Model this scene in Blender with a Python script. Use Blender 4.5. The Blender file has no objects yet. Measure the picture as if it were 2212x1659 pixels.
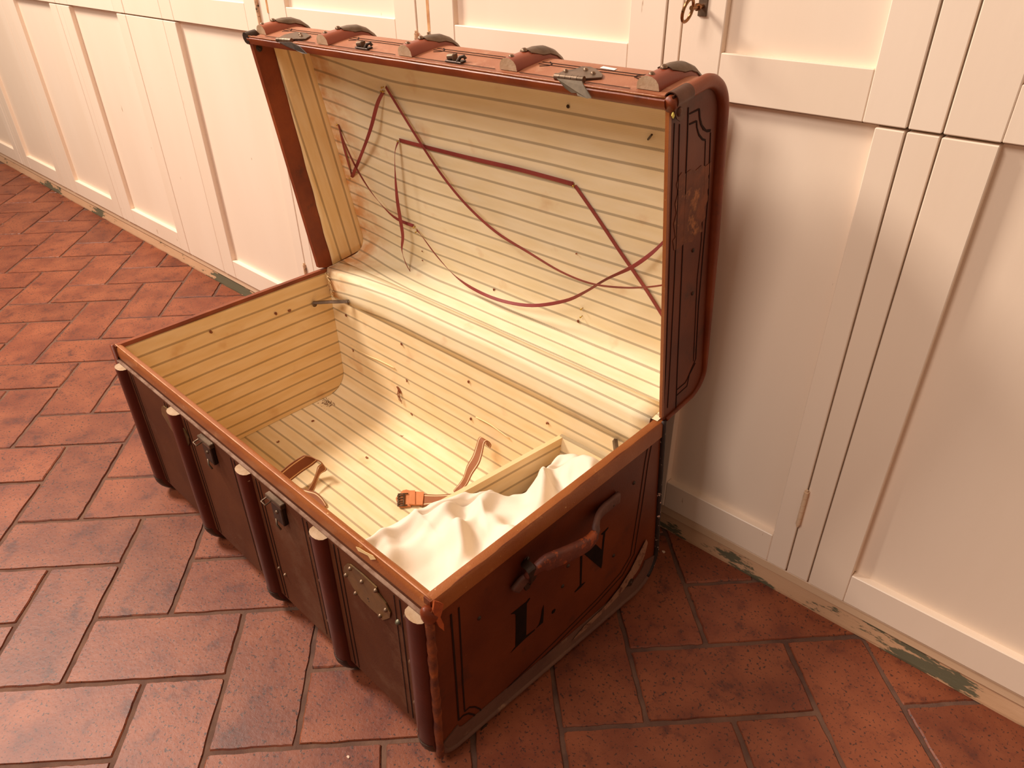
import bpy, bmesh, math, random
from mathutils import Vector, Matrix, noise
random.seed(7)
S = bpy.context.scene
COL = S.collection
V3 = Vector

# ---------------------------------------------------------------- camera
CP = V3((0.4638, -0.3433, 1.0090)); YAW, PITCH, ROLL = 0.7698, 0.5739, -0.0206
FPX, PX, PY = 1565.2088, 1094.8166, 829.5
cy, sy, cp_, sp_ = math.cos(YAW), math.sin(YAW), math.cos(PITCH), math.sin(PITCH)
FW = V3((-sy*cp_, cy*cp_, -sp_)); R0 = V3((cy, sy, 0)); U0 = R0.cross(FW)
RT = R0*math.cos(ROLL) + U0*math.sin(ROLL); UP = -R0*math.sin(ROLL) + U0*math.cos(ROLL)
cam = bpy.data.cameras.new('camera'); camo = bpy.data.objects.new('camera', cam); COL.objects.link(camo)
M = Matrix((RT, UP, -FW)).transposed().to_4x4(); M.translation = CP
camo.matrix_world = M
cam.sensor_fit = 'HORIZONTAL'; cam.sensor_width = 36; cam.lens = 36*FPX/2212
cam.shift_x = (1106-PX)/2212; cam.clip_start = 0.02
S.camera = camo

# ---------------------------------------------------------------- light
w = bpy.data.worlds.new('room_light'); S.world = w; w.use_nodes = True
w.node_tree.nodes['Background'].inputs[0].default_value = (1.0, 0.72, 0.52, 1)
w.node_tree.nodes['Background'].inputs[1].default_value = 0.30
def area(name, loc, target, size, power, col, sy=None):
    l = bpy.data.lights.new(name, 'AREA'); l.size = size; l.energy = power; l.color = col
    if sy: l.shape = 'RECTANGLE'; l.size_y = sy
    o = bpy.data.objects.new(name, l); COL.objects.link(o); o.location = loc
    o.rotation_euler = (V3(target)-V3(loc)).to_track_quat('-Z', 'Y').to_euler(); return o
area('key_light', (-2.7, -0.70, 2.95), (-0.40, 0.40, 0.35), 0.75, 138, (1.0, 0.88, 0.755))
area('fill_light', (-0.5, -1.6, 2.4), (-0.2, 0.6, 0.7), 0.8, 30, (1.0, 0.88, 0.79))
S.view_settings.view_transform = 'Standard'; S.view_settings.look = 'None'
S.view_settings.gamma = 1; S.view_settings.use_curve_mapping = False
S.view_settings.exposure = 0.16

# ---------------------------------------------------------------- helpers
def srgb(r, g, b):
    f = lambda c: c/12.92 if c <= 0.04045 else ((c+0.055)/1.055)**2.4
    return (f(r/255), f(g/255), f(b/255), 1)
def ray(q): return FW + RT*((q[0]-PX)/FPX) - UP*((q[1]-PY)/FPX)
def onp(q, n, P0):                       # photo point -> world point on a real surface (a plane)
    n = V3(n); d = ray(q); return CP + d*(((V3(P0)-CP) @ n)/(d @ n))
def WALLY(x): return 0.6067 + 0.0093*x
def fl(q, z=0): return onp(q, (0, 0, 1), (0, 0, z))
HO = V3((0, 0.4803, 0.3475)); HU = V3((0, -0.1429, 0.9897)); HV = V3((0, 0.9897, 0.1429))
def lid(x, u, v):                        # lid coordinates: u up the mouth, v into the lid
    v = v - 0.0137*(u/0.49)*(-x/0.9)
    return HO + V3((x, 0, 0)) + HU*u + HV*v
def lidp(q, v=None, u=None, x=None):     # photo point -> point on a lid plane
    if v is not None:
        P = V3((-.45, 0, 0))
        for _ in range(6):
            uu = (P-HO) @ HU; vv = v - 0.0137*(uu/0.49)*(-P.x/0.9); P = onp(q, HV, HO+HV*vv)
        return P
    if u is not None: return onp(q, HU, HO+HU*u)
    return onp(q, (1, 0, 0), (x, 0, 0))
def wb(x, y, z):                         # the old body is a little out of square at its right foot
    k = max(0, min(1, (x+0.9)/0.9)); t = max(0, 1-z/0.342)
    return V3((x + k*t*(-0.012+0.032*max(0, y)/0.48), y, z))
def onend(q, off=0.0):                   # photo point -> right end panel
    P = onp(q, (1, 0, 0), (0, 0, 0))
    for _ in range(8):
        xx = wb(0, P.y, P.z).x + off; P = onp(q, (1, 0, 0), (xx, 0, 0))
    return P

WORG = {}
def mesh(name, verts, faces, mat, parent=None, smooth=False, uv=None, mats=None, fm=None, kind=None, label=None):
    verts = [V3(v) for v in verts]
    lo = V3([min(v[i] for v in verts) for i in range(3)]); hi = V3([max(v[i] for v in verts) for i in range(3)])
    c = (lo+hi)/2; c.z = lo.z
    me = bpy.data.meshes.new(name); me.from_pydata([v-c for v in verts], [], faces)
    if uv is not None:
        L = me.uv_layers.new(name='UVMap')
        for p in me.polygons:
            for li in p.loop_indices:
                L.data[li].uv = uv[me.loops[li].vertex_index]
    for m_ in (mats or [mat]): me.materials.append(m_)
    if fm:
        for p, k in zip(me.polygons, fm): p.material_index = k
    bm = bmesh.new(); bm.from_mesh(me); bmesh.ops.recalc_face_normals(bm, faces=bm.faces); bm.to_mesh(me); bm.free()
    if smooth: me.polygons.foreach_set('use_smooth', [True]*len(me.polygons))
    if smooth == 'auto':
        me.set_sharp_from_angle(angle=math.radians(38))
    o = bpy.data.objects.new(name, me); COL.objects.link(o)
    WORG[o.name] = c.copy()
    if parent: o.parent = parent; o.location = c - WORG[parent.name]
    else: o.location = c
    if kind: o['kind'] = kind
    if label: o['label'] = label
    return o
def empty(name, loc):
    o = bpy.data.objects.new(name, None); COL.objects.link(o); o.location = loc; o.empty_display_size = .05
    WORG[o.name] = V3(loc); return o
def tag(o, label, cat, group=None):
    o['label'] = label; o['category'] = cat
    if group: o['group'] = group
    return o
class MB:
    def __init__(s): s.v = []; s.f = []; s.uv = []; s.m = []
    def add(s, vs, fs, uv=None, m=0):
        b = len(s.v); s.v += [V3(x) for x in vs]; s.f += [[i+b for i in f] for f in fs]
        s.uv += uv if uv else [(0, 0)]*len(vs); s.m += [m]*len(fs)
    def box(s, x0, x1, y0, y1, z0, z1, fn=None, m=0):
        vs = [(x, y, z) for x in (x0, x1) for y in (y0, y1) for z in (z0, z1)]
        if fn: vs = [fn(*p) for p in vs]
        s.add(vs, [(0,1,3,2),(4,6,7,5),(0,4,5,1),(2,3,7,6),(0,2,6,4),(1,5,7,3)], m=m)
    def bevbox(s, x0, x1, y0, y1, z0, z1, b, fn=None, m=0):
        vs = []
        for sx, x in ((1, x0), (-1, x1)):
            for sy_, y in ((1, y0), (-1, y1)):
                for sz, z in ((1, z0), (-1, z1)):
                    vs += [(x+sx*b, y+sy_*b, z), (x+sx*b, y, z+sz*b), (x, y+sy_*b, z+sz*b)]
        bm = bmesh.new()
        for p in vs: bm.verts.new(p)
        bmesh.ops.convex_hull(bm, input=bm.verts[:])
        bm.verts.index_update(); bm.verts.ensure_lookup_table()
        vv = [v.co.copy() for v in bm.verts]; ff = [[v.index for v in f.verts] for f in bm.faces]; bm.free()
        if fn: vv = [fn(*p) for p in vv]
        s.add(vv, ff, m=m)
    def prism(s, poly, d, m=0, mside=None):       # polygon of 3-D points, pushed by vector d
        n = len(poly); d = V3(d); vs = [V3(p) for p in poly]+[V3(p)+d for p in poly]
        s.add(vs, [list(range(n)), list(range(2*n-1, n-1, -1))], m=m)
        b = len(s.v)-2*n; sf = [[i+b, (i+1) % n+b, (i+1) % n+n+b, i+n+b] for i in range(n)]
        s.f += sf; s.m += [m if mside is None else mside]*n
    def sweep(s, rings, cap=True, closed=True, m=0, mcap=None, uv=False):
        n = len(rings[0]); b = len(s.v); L = 0; uvs = []
        for k, r in enumerate(rings):
            if k: L += (V3(r[0])-V3(rings[k-1][0])).length
            uvs += [(L, i/n) for i in range(n)]
        vs = [p for r in rings for p in r]; fs = []
        for k in range(len(rings)-1):
            for i in range(n if closed else n-1):
                j = (i+1) % n; fs.append((k*n+i, k*n+j, (k+1)*n+j, (k+1)*n+i))
        s.add(vs, fs, uvs, m)
        if cap:
            mc = m if mcap is None else mcap
            s.f += [[b+i for i in range(n)], [b+(len(rings)-1)*n+i for i in range(n-1, -1, -1)]]; s.m += [mc, mc]
    def tube(s, pts, r, n=8, m=0, cap=True):
        pts = [V3(p) for p in pts]; rs = r if isinstance(r, (list, tuple)) else [r]*len(pts); rings = []
        t0 = (pts[1]-pts[0]).normalized(); a = t0.orthogonal().normalized()
        for i, p in enumerate(pts):
            t = (pts[min(i+1, len(pts)-1)]-pts[max(i-1, 0)]).normalized()
            a = (a-t*(a @ t)).normalized(); b = t.cross(a)
            rings.append([p+(a*math.cos(2*math.pi*k/n)+b*math.sin(2*math.pi*k/n))*rs[i] for k in range(n)])
        s.sweep(rings, cap, m=m)
    def dome(s, c, nrm, r, h=None, n=10, k=3, m=0):
        nrm = V3(nrm).normalized(); a = nrm.orthogonal().normalized(); b = nrm.cross(a); h = h or r*.7; c = V3(c); rings = []
        for j in range(k):
            t = math.pi/2*j/k
            rings.append([c+nrm*(h*math.sin(t))+(a*math.cos(2*math.pi*i/n)+b*math.sin(2*math.pi*i/n))*r*math.cos(t) for i in range(n)])
        base = len(s.v); s.sweep(rings, False, m=m); s.add([c+nrm*h], [], m=m); top = len(s.v)-1; o = base+(k-1)*n
        for i in range(n): s.f.append([o+i, o+(i+1) % n, top]); s.m.append(m)
    def build(s, name, mat, parent=None, smooth=False, mats=None, uv=False, kind=None, label=None):
        return mesh(name, s.v, s.f, mat, parent, smooth, s.uv if uv else None, mats, s.m if mats else None, kind, label)
def strip(name, A, B, mat, parent, th=0.0008, sub=1, label=None, uvw=None):
    """a band between two 3-D edge lines; v of the uv runs across it"""
    A = smooth_line(A, sub); B = smooth_line(B, sub); vs = []; uv = []; fs = []; L = 0
    K = 6
    for i, (a, b) in enumerate(zip(A, B)):
        if i: L += ((a+b)/2-(A[i-1]+B[i-1])/2).length
        for k in range(K+1): vs.append(a.lerp(b, k/K)); uv.append((L, k/K))
    for i in range(len(A)-1):
        for k in range(K): o = i*(K+1)+k; fs.append((o, o+1, o+K+2, o+K+1))
    o = mesh(name, vs, fs, mat, parent, True, uv, label=label)
    md = o.modifiers.new('thickness', 'SOLIDIFY'); md.thickness = th; md.offset = 0
    return o
def dens(P, step=.012):
    P = [V3(p) for p in P]; out = []
    for a, b in zip(P, P[1:]):
        n = max(1, int((b-a).length/step)); out += [a.lerp(b, i/n) for i in range(n)]
    return out+[P[-1]]
def smooth_line(P, sub):
    P = [V3(p) for p in P]
    if sub <= 1: return P
    out = []
    for i in range(len(P)-1):
        p0, p1, p2, p3 = P[max(i-1, 0)], P[i], P[i+1], P[min(i+2, len(P)-1)]
        for k in range(sub):
            t = k/sub
            out.append(0.5*((2*p1)+(p2-p0)*t+(2*p0-5*p1+4*p2-p3)*t*t+(3*p1-p0-3*p2+p3)*t**3))
    out.append(P[-1]); return out
def line_on(name, pts, n, wd, mat, parent, th=0.0004, label=None, sub=1):
    """a painted line: thin band of width wd following pts, lying on a surface with normal n"""
    pts = smooth_line(pts, sub); n = V3(n).normalized(); b = MB(); rings = []
    for i, p in enumerate(pts):
        t = (pts[min(i+1, len(pts)-1)]-pts[max(i-1, 0)]).normalized(); s_ = n.cross(t).normalized()*wd/2
        rings.append([p-s_, p-s_+n*th, p+s_+n*th, p+s_])
    b.sweep(rings); return b.build(name, mat, parent, label=label)

# ---------------------------------------------------------------- materials
def mat(name, base, rough=.6, metal=0, var=None, vscale=8, spec=None, spk=None, spscale=200, spth=.68, bump=0, bscale=150, coord='Object', stretch=None, rnd=0, sheen=0, dirt=None, dscale=3, dth=.6, detail=5, coat=0, bdist=.002, dw=.12):
    m = bpy.data.materials.new(name); m.use_nodes = True; nt = m.node_tree; N = nt.nodes; L = nt.links
    B = N['Principled BSDF']; B.inputs['Roughness'].default_value = rough; B.inputs['Metallic'].default_value = metal
    if spec is not None: B.inputs['Specular IOR Level'].default_value = spec
    if coat: B.inputs['Coat Weight'].default_value = coat; B.inputs['Coat Roughness'].default_value = .25
    tc = N.new('ShaderNodeTexCoord'); mp = N.new('ShaderNodeMapping'); L.new(tc.outputs[coord], mp.inputs[0])
    if stretch: mp.inputs['Scale'].default_value = stretch
    oi = N.new('ShaderNodeObjectInfo')
    if coord == 'Object':
        mu = N.new('ShaderNodeVectorMath'); mu.operation = 'SCALE'; cb = N.new('ShaderNodeCombineXYZ')
        for i in range(3): L.new(oi.outputs['Random'], cb.inputs[i])
        L.new(cb.outputs[0], mu.inputs[0]); mu.inputs['Scale'].default_value = 17.3; L.new(mu.outputs[0], mp.inputs['Location'])
    def nz(sc, det=detail, rg=.55):
        n = N.new('ShaderNodeTexNoise'); n.inputs['Scale'].default_value = sc; n.inputs['Detail'].default_value = det; n.inputs['Roughness'].default_value = rg
        L.new(mp.outputs[0], n.inputs['Vector']); return n.outputs['Fac']
    def ramp(fac, a, b):
        r = N.new('ShaderNodeMapRange'); r.inputs[1].default_value = a; r.inputs[2].default_value = b; L.new(fac, r.inputs[0]); return r.outputs[0]
    def mix(f, a, b):
        x = N.new('ShaderNodeMix'); x.data_type = 'RGBA'
        for i, val in ((0, f), (6, a), (7, b)):
            if hasattr(val, 'links'): L.new(val, x.inputs[i])
            else: x.inputs[i].default_value = val
        return x.outputs[2]
    c = base
    if var: c = mix(ramp(nz(vscale), .35, .65), base, var)
    if dirt: c = mix(ramp(nz(dscale, 7, .7), dth, dth+dw), c, dirt)
    if spk: c = mix(ramp(nz(spscale, 3), spth, spth+.04), c, spk)
    if rnd:
        h = N.new('ShaderNodeHueSaturation'); r = N.new('ShaderNodeMapRange'); L.new(oi.outputs['Random'], r.inputs[0]); r.inputs[3].default_value = 1-rnd; r.inputs[4].default_value = 1+rnd
        L.new(r.outputs[0], h.inputs['Value'])
        if hasattr(c, 'links'): L.new(c, h.inputs['Color'])
        else: h.inputs['Color'].default_value = c
        c = h.outputs[0]
    if hasattr(c, 'links'): L.new(c, B.inputs['Base Color'])
    else: B.inputs['Base Color'].default_value = c
    if bump:
        bp = N.new('ShaderNodeBump'); bp.inputs['Strength'].default_value = bump; bp.inputs['Distance'].default_value = bdist
        L.new(nz(bscale, 6, .65), bp.inputs['Height']); L.new(bp.outputs[0], B.inputs['Normal'])
    m['mixfn'] = 0
    return m
def lining(name, base, var, ph, pitch=.0292, stain=srgb(196, 128, 66), curve=0, lcol=srgb(112, 96, 76), edge=None):
    """striped cotton: UV in metres, stripes across V"""
    m = bpy.data.materials.new(name); m.use_nodes = True; nt = m.node_tree; N = nt.nodes; L = nt.links
    B = N['Principled BSDF']; B.inputs['Roughness'].default_value = .75; B.inputs['Specular IOR Level'].default_value = .25
    uv = N.new('ShaderNodeUVMap'); sp = N.new('ShaderNodeSeparateXYZ'); L.new(uv.outputs[0], sp.inputs[0])
    def mth(op, a, b=None, c=None):
        n = N.new('ShaderNodeMath'); n.operation = op
        for i, x in enumerate((a, b, c)):
            if x is None: continue
            if hasattr(x, 'links'): L.new(x, n.inputs[i])
            else: n.inputs[i].default_value = x
        return n.outputs[0]
    def nz(sc, vec, det=4):
        n = N.new('ShaderNodeTexNoise'); n.inputs['Scale'].default_value = sc; n.inputs['Detail'].default_value = det; L.new(vec, n.inputs['Vector']); return n.outputs['Fac']
    def mix(f, a, b):
        x = N.new('ShaderNodeMix'); x.data_type = 'RGBA'
        for i, val in ((0, f), (6, a), (7, b)):
            if hasattr(val, 'links'): L.new(val, x.inputs[i])
            else: x.inputs[i].default_value = val
        return x.outputs[2]
    def mr(f, a, b, c=0, d=1):
        r = N.new('ShaderNodeMapRange'); L.new(f, r.inputs[0])
        for i, x in enumerate((a, b, c, d)): r.inputs[i+1].default_value = x
        return r.outputs[0]
    u, v = sp.outputs[0], sp.outputs[1]
    if curve:   # the print bends upward near the left end of the lid
        e = mth('MULTIPLY', mth('POWER', mth('MAXIMUM', mth('DIVIDE', mth('SUBTRACT', -.62, u), .28), 0), 1.6), -curve)
        v = mth('ADD', v, e)
    wob = mth('MULTIPLY', mth('SUBTRACT', nz(3, uv.outputs[0], 2), .5), .006)
    vv = mth('ADD', mth('SUBTRACT', v, ph), wob)
    f = mth('SUBTRACT', mth('FRACT', mth('ADD', mth('DIVIDE', vv, pitch), .5)), .5)      # -.5 .. .5
    d = mth('MULTIPLY', mth('ABSOLUTE', f), pitch)                                        # metres from the stripe
    saw = mth('ADD', mth('SINE', mth('ADD', mth('MULTIPLY', u, 2*math.pi/.0026), mth('MULTIPLY', f, 60))), 1)
    core = mr(d, .0013, .0016, 1, 0)
    gap = mr(d, .00025, .0006, .45, 1)
    fr = mth('MULTIPLY', mr(d, .0024, .0028, 1, 0), mth('MULTIPLY', saw, .34))
    st = mth('MAXIMUM', mth('MULTIPLY', mth('MULTIPLY', core, gap), .66), fr)
    fine = mth('MULTIPLY', mr(mth('SINE', mth('MULTIPLY', vv, 2*math.pi/.0024)), .2, .9), .10)
    fine = mth('MULTIPLY', fine, mr(d, .005, .009, 0, 1))
    mp = N.new('ShaderNodeMapping'); mp.inputs['Scale'].default_value = (2, 9, 1); L.new(uv.outputs[0], mp.inputs[0])
    c = mix(mr(nz(6, mp.outputs[0]), .35, .7), base, var)
    c = mix(mth('MULTIPLY', mr(nz(14, uv.outputs[0], 8), .62, .78), .45), c, stain)
    if edge:
        ef = mth('MULTIPLY', mr(u, edge[0], edge[1], 0, 1), mr(nz(26, uv.outputs[0], 7), .38, .60, .2, 1)); c = mix(ef, c, srgb(206, 140, 78))
    c = mix(fine, c, lcol)
    c = mix(mth('MULTIPLY', st, 1.0), c, lcol)
    L.new(c, B.inputs['Base Color'])
    bp = N.new('ShaderNodeBump'); bp.inputs['Strength'].default_value = .25; bp.inputs['Distance'].default_value = .002
    L.new(nz(30, uv.outputs[0], 5), bp.inputs['Height']); L.new(bp.outputs[0], B.inputs['Normal'])
    return m
def bandmat(name, base, edge, e0=.10, e1=.17, rough=.7):
    """webbing: pale line near each edge, V across"""
    m = mat(name, base, rough, bump=.3, bscale=600); nt = m.node_tree; N = nt.nodes; L = nt.links; B = N['Principled BSDF']
    uv = N.new('ShaderNodeUVMap'); sp = N.new('ShaderNodeSeparateXYZ'); L.new(uv.outputs[0], sp.inputs[0])
    def mth(op, a, b=None):
        n = N.new('ShaderNodeMath'); n.operation = op
        for i, x in enumerate((a, b)):
            if x is None: continue
            if hasattr(x, 'links'): L.new(x, n.inputs[i])
            else: n.inputs[i].default_value = x
        return n.outputs[0]
    d = mth('SUBTRACT', .5, mth('ABSOLUTE', mth('SUBTRACT', sp.outputs[1], .5)))
    k = mth('MULTIPLY', mth('GREATER_THAN', d, e0), mth('LESS_THAN', d, e1))
    x = N.new('ShaderNodeMix'); x.data_type = 'RGBA'; L.new(k, x.inputs[0]); x.inputs[6].default_value = base; x.inputs[7].default_value = edge
    L.new(x.outputs[2], B.inputs['Base Color']); return m

paint = mat('cream_paint', srgb(247, 226, 205), .42, var=srgb(242, 219, 196), vscale=3, spk=srgb(168, 128, 92), spscale=70, spth=.74, bump=.12, bscale=40, stretch=(1, 1, .25))
paint_d = mat('worn_cream_paint', srgb(228, 196, 164), .5, var=srgb(214, 178, 142), vscale=10, dirt=srgb(150, 104, 68), dscale=25, dth=.62, bump=.3, bscale=60, stretch=(.15, 1, 1))
paint_peel = mat('peeling_paint', srgb(200, 158, 124), .6, var=srgb(184, 140, 104), vscale=9, dirt=srgb(92, 84, 62), dscale=9, dth=.545, dw=.02, bump=.5, bscale=40, stretch=(.3, 1, 1.2))
groovem = mat('gap_dark', srgb(92, 58, 36), .9)
hingem = mat('painted_hinge', srgb(226, 184, 146), .45, dirt=srgb(62, 46, 34), dscale=60, dth=.52, bump=.2)
terra = mat('terracotta', srgb(140, 76, 48), .46, var=srgb(112, 54, 34), vscale=11, dirt=srgb(92, 46, 34), dscale=22, dth=.56, spk=srgb(70, 42, 34), spscale=230, spth=.60, bump=.28, bscale=140, rnd=.10, spec=.45)
grout = mat('grout', srgb(114, 80, 62), .9, var=srgb(88, 58, 46), vscale=20, bump=.6, bscale=160)
leather = mat('brown_leather', srgb(142, 66, 28), .40, var=srgb(112, 46, 20), vscale=12, dirt=srgb(88, 42, 26), dscale=18, dth=.58, spk=srgb(182, 120, 80), spscale=90, spth=.76, bump=.14, bscale=220, spec=.4)
leather_end = mat('old_leather_end', srgb(112, 50, 20), .42, var=srgb(88, 34, 14), vscale=7, dirt=srgb(70, 34, 22), dscale=11, dth=.56, spk=srgb(190, 140, 104), spscale=120, spth=.79, bump=.12, bscale=260, spec=.35)
rimleather = mat('tan_rim_leather', srgb(160, 92, 44), .30, var=srgb(144, 76, 32), vscale=12, dirt=srgb(184, 122, 70), dscale=20, dth=.60, spk=srgb(216, 166, 110), spscale=140, spth=.72, bump=.3, bscale=400, spec=.6)
canvas = mat('brown_canvas', srgb(100, 55, 31), .6, var=srgb(82, 42, 24), vscale=7, dirt=srgb(108, 72, 52), dscale=4, dth=.55, spk=srgb(186, 150, 120), spscale=160, spth=.78, bump=.25, bscale=500, spec=.2)
lidcanvas = mat('lid_canvas', srgb(170, 106, 72), .45, var=srgb(152, 88, 56), vscale=14, dirt=srgb(178, 124, 92), dscale=40, dth=.55, bump=.5, bscale=600, spec=.5)
dusty = mat('dusty_binding', srgb(94, 58, 44), .75, var=srgb(110, 74, 56), vscale=12, dirt=srgb(154, 116, 84), dscale=20, dth=.6, bump=.5, bscale=200)
tatter = mat('tattered_binding', srgb(150, 74, 30), .5, var=srgb(84, 40, 28), vscale=38, dirt=srgb(176, 96, 44), dscale=50, dth=.58, bump=.8, bscale=90)
scuffm = mat('pale_scuff', srgb(150, 106, 80), .85, var=srgb(134, 92, 66), vscale=30, dirt=srgb(92, 46, 30), dscale=60, dth=.50, bump=.5, bscale=300)
woodred = mat('red_wood_slat', srgb(152, 74, 42), .38, var=srgb(134, 58, 34), vscale=10, dirt=srgb(110, 52, 36), dscale=18, dth=.66, bump=.15, bscale=90, spec=.45)
wooddark = mat('dark_red_slat', srgb(84, 25, 11), .34, var=srgb(66, 18, 9), vscale=10, spk=srgb(170, 130, 104), spscale=90, spth=.77, bump=.12, bscale=90, spec=.35)
endgrain = mat('end_grain', srgb(192, 162, 132), .8, var=srgb(172, 138, 104), vscale=60, bump=.3, bscale=300)
metal = mat('aged_metal', srgb(126, 104, 86), .42, .75, var=srgb(90, 72, 56), vscale=30, bump=.2, bscale=120)
darkmetal = mat('dark_iron', srgb(74, 56, 44), .45, .6, var=srgb(52, 38, 30), vscale=40, bump=.2, bscale=150)
tonguem = mat('dull_steel', srgb(100, 84, 66), .65, .5, var=srgb(78, 64, 50), vscale=60)
brassplate = mat('brass_lock', srgb(140, 108, 66), .42, .7, var=srgb(104, 82, 58), vscale=22, dirt=srgb(178, 132, 62), dscale=12, dth=.58, bump=.2, bscale=100)
brass = mat('brass_pin', srgb(186, 150, 72), .3, .9)
rivetm = mat('rivet_steel', srgb(140, 112, 90), .38, .7, var=srgb(104, 78, 60), vscale=80)
ribbonm = mat('maroon_ribbon', srgb(146, 58, 52), .6, var=srgb(128, 44, 42), vscale=20, bump=.15, bscale=600)
strapm = bandmat('brown_webbing', srgb(150, 92, 56), srgb(238, 206, 164))
strapd = bandmat('dark_webbing', srgb(132, 70, 38), srgb(232, 190, 146))
tanl = mat('tan_leather', srgb(206, 132, 84), .5, var=srgb(192, 116, 70), vscale=30, bump=.2, bscale=300)
linemat = mat('painted_line', srgb(44, 24, 18), .8, spec=.15)
lettermat = mat('black_letter_paint', srgb(26, 16, 12), .8, var=srgb(34, 20, 14), vscale=60, spec=.1)
patchm = mat('torn_label_remains', srgb(128, 66, 32), .6, var=srgb(84, 38, 20), vscale=34, dirt=srgb(172, 106, 58), dscale=34, dth=.56, bump=.4, bscale=120)
paperm = mat('white_paper', srgb(240, 236, 232), .6)
cottonm = mat('white_cotton', srgb(238, 226, 210), .8, var=srgb(232, 216, 196), vscale=6, bump=.12, bscale=500, spec=.15)
threadm = mat('pale_thread', srgb(244, 216, 164), .8)
crumbm = mat('crumb', srgb(120, 84, 60), .9)
flakem = mat('paint_flake', srgb(226, 196, 172), .8)
keym = mat('key_metal', srgb(150, 104, 66), .25, .9)
CREAM, CREAM2 = srgb(246, 224, 176), srgb(238, 208, 152)
lin_lid = lining('striped_lining_lid', srgb(242, 226, 192), srgb(236, 217, 176), .4306, curve=.030, edge=(-.79, -.89))
lin_end = lining('striped_lining_end', srgb(240, 210, 164), srgb(232, 196, 142), .0, pitch=.030, lcol=srgb(112, 84, 58))
lin_body = lining('striped_lining_body', srgb(243, 221, 180), srgb(237, 209, 160), .0, pitch=.030)

# ---------------------------------------------------------------- floor of terracotta tiles (herringbone)
SE = 1
ea = V3((math.cos(math.radians(46.9)), math.sin(math.radians(46.9)), 0))*.1292
eb = V3((-math.sin(math.radians(47.9)), math.cos(math.radians(47.9)), 0))*.1285
FO = V3((-.0064, .0556, 0))
def wallc(x, off, z): return V3((x, WALLY(x)-off, z))      # off = distance out of the cupboard face
fm_ = MB(); fm_.box(-4.4, 1.5, -1.5, .66, -.03, -.0030)
floor = fm_.build('floor', grout); floor['kind'] = 'structure'
def tile_mesh(nm, na, nb, seed):
    rnd = random.Random(seed); g = .0030; A = ea*na; B = eb*nb; b = MB(); N = 26
    la, lb = A.length, B.length; an, bn = A.normalized(), B.normalized(); out = []
    k = 15
    def edge(p0, p1, inn):
        for i in range(k):
            t = i/k; j = rnd.uniform(0, .0011) if i else .0016
            out.append(p0.lerp(p1, t)+inn*(g+j))
    c = [V3((0, 0, 0)), A, A+B, B]; ctr = (A+B)/2
    cs = [an*g+bn*g, -an*g+bn*g, -an*g-bn*g, an*g-bn*g]
    for e in range(4):
        p0, p1 = c[e], c[(e+1) % 4]; inn = (bn, -an, -bn, an)[e]
        for i in range(k):
            t = (i+.25)/(k-.5); out.append((p0+ (p1-p0).normalized()*g).lerp(p1-(p1-p0).normalized()*g, t)+inn*(g+rnd.uniform(0, .0018)))
    n = len(out); top = [V3((ctr+(p-ctr)*.984).to_tuple()) for p in out]
    vs = [p+V3((0, 0, -.02)) for p in out]+[p+V3((0, 0, -.0022)) for p in out]+[p for p in top]
    fs = []
    for r in range(2):
        for i in range(n): fs.append((r*n+i, r*n+(i+1) % n, (r+1)*n+(i+1) % n, (r+1)*n+i))
    fs.append(list(range(2*n, 3*n)))
    me = bpy.data.meshes.new(nm); me.from_pydata([v-ctr for v in vs], [], fs); me.materials.append(terra)
    return me, ctr
TM = {(2, 1): [tile_mesh('tile', 2, 1, s) for s in range(4)], (1, 2): [tile_mesh('tile', 1, 2, s+9) for s in range(4)]}
FL0 = WORG[floor.name]; cnt = 0
for m_ in range(-40, 16):
    for r_ in range(-20, 40):
        d = (r_-m_) % 4
        if d == 2: key = (2, 1)
        elif d == 3: key = (1, 2)
        else: continue
        P = FO+ea*m_+eb*r_; me, ctr = TM[key][(m_*7+r_*3) % 4]; c = P+ctr
        if not (-4.0 < c.x < 1.1 and -.85 < c.y < .68): continue
        if c.x < -2.3 and c.y < -.1-(-2.3-c.x)*-.25: continue
        if c.y < -.5 and (c.x < -1.5 or c.x > .45): continue
        if -.72 < c.x < -.15 and .14 < c.y < .36: continue     # under the trunk
        o = bpy.data.objects.new('tile', me); COL.objects.link(o); o.parent = floor
        hh = random.uniform(-.0006, .0006); o.location = V3((c.x, c.y, hh))-FL0
        o.rotation_euler = (random.uniform(-.002, .002), random.uniform(-.002, .002), random.uniform(-.004, .004)); cnt += 1
print('tiles', cnt)

# ---------------------------------------------------------------- built-in cupboards
def wbox(b, x0, x1, o0, o1, z0, z1, bev=0, m=0):   # box in wall coordinates, o = out of the face
    fn = lambda x, y, z: wallc(x, -y, z)
    if bev: b.bevbox(x0, x1, -o1, -o0, z0, z1, bev, fn, m)
    else: b.box(x0, x1, -o1, -o0, z0, z1, fn, m)
def door(parent, x0, x1, z0, z1, st_l, st_r, rail_b, rail_t, thick=.022, rec=.011):
    """one framed door: stiles, rails and a sunk panel; returns the door"""
    d = MB(); wbox(d, x0, x1, -thick, -rec-.004, z0, z1)
    dr = d.build('door', paint, parent)
    for nm, a, b_, c, e in (('stile', x0, x0+st_l, z0, z1), ('stile', x1-st_r, x1, z0, z1)):
        q = MB(); wbox(q, a, b_, -rec-.004, 0, c, e, .0012); q.build(nm, paint, dr)
    for nm, c, e in (('rail', z0, z0+rail_b), ('rail', z1-rail_t, z1)):
        if e-c < .002: continue
        q = MB(); wbox(q, x0+st_l+.0003, x1-st_r-.0003, -rec-.004, -.0004, c, e, .0012); q.build(nm, paint, dr)
    q = MB(); wbox(q, x0+st_l, x1-st_r, -rec-.003, -rec, z0+rail_b, z1-rail_t); q.build('panel', paint, dr)
    return dr
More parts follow.
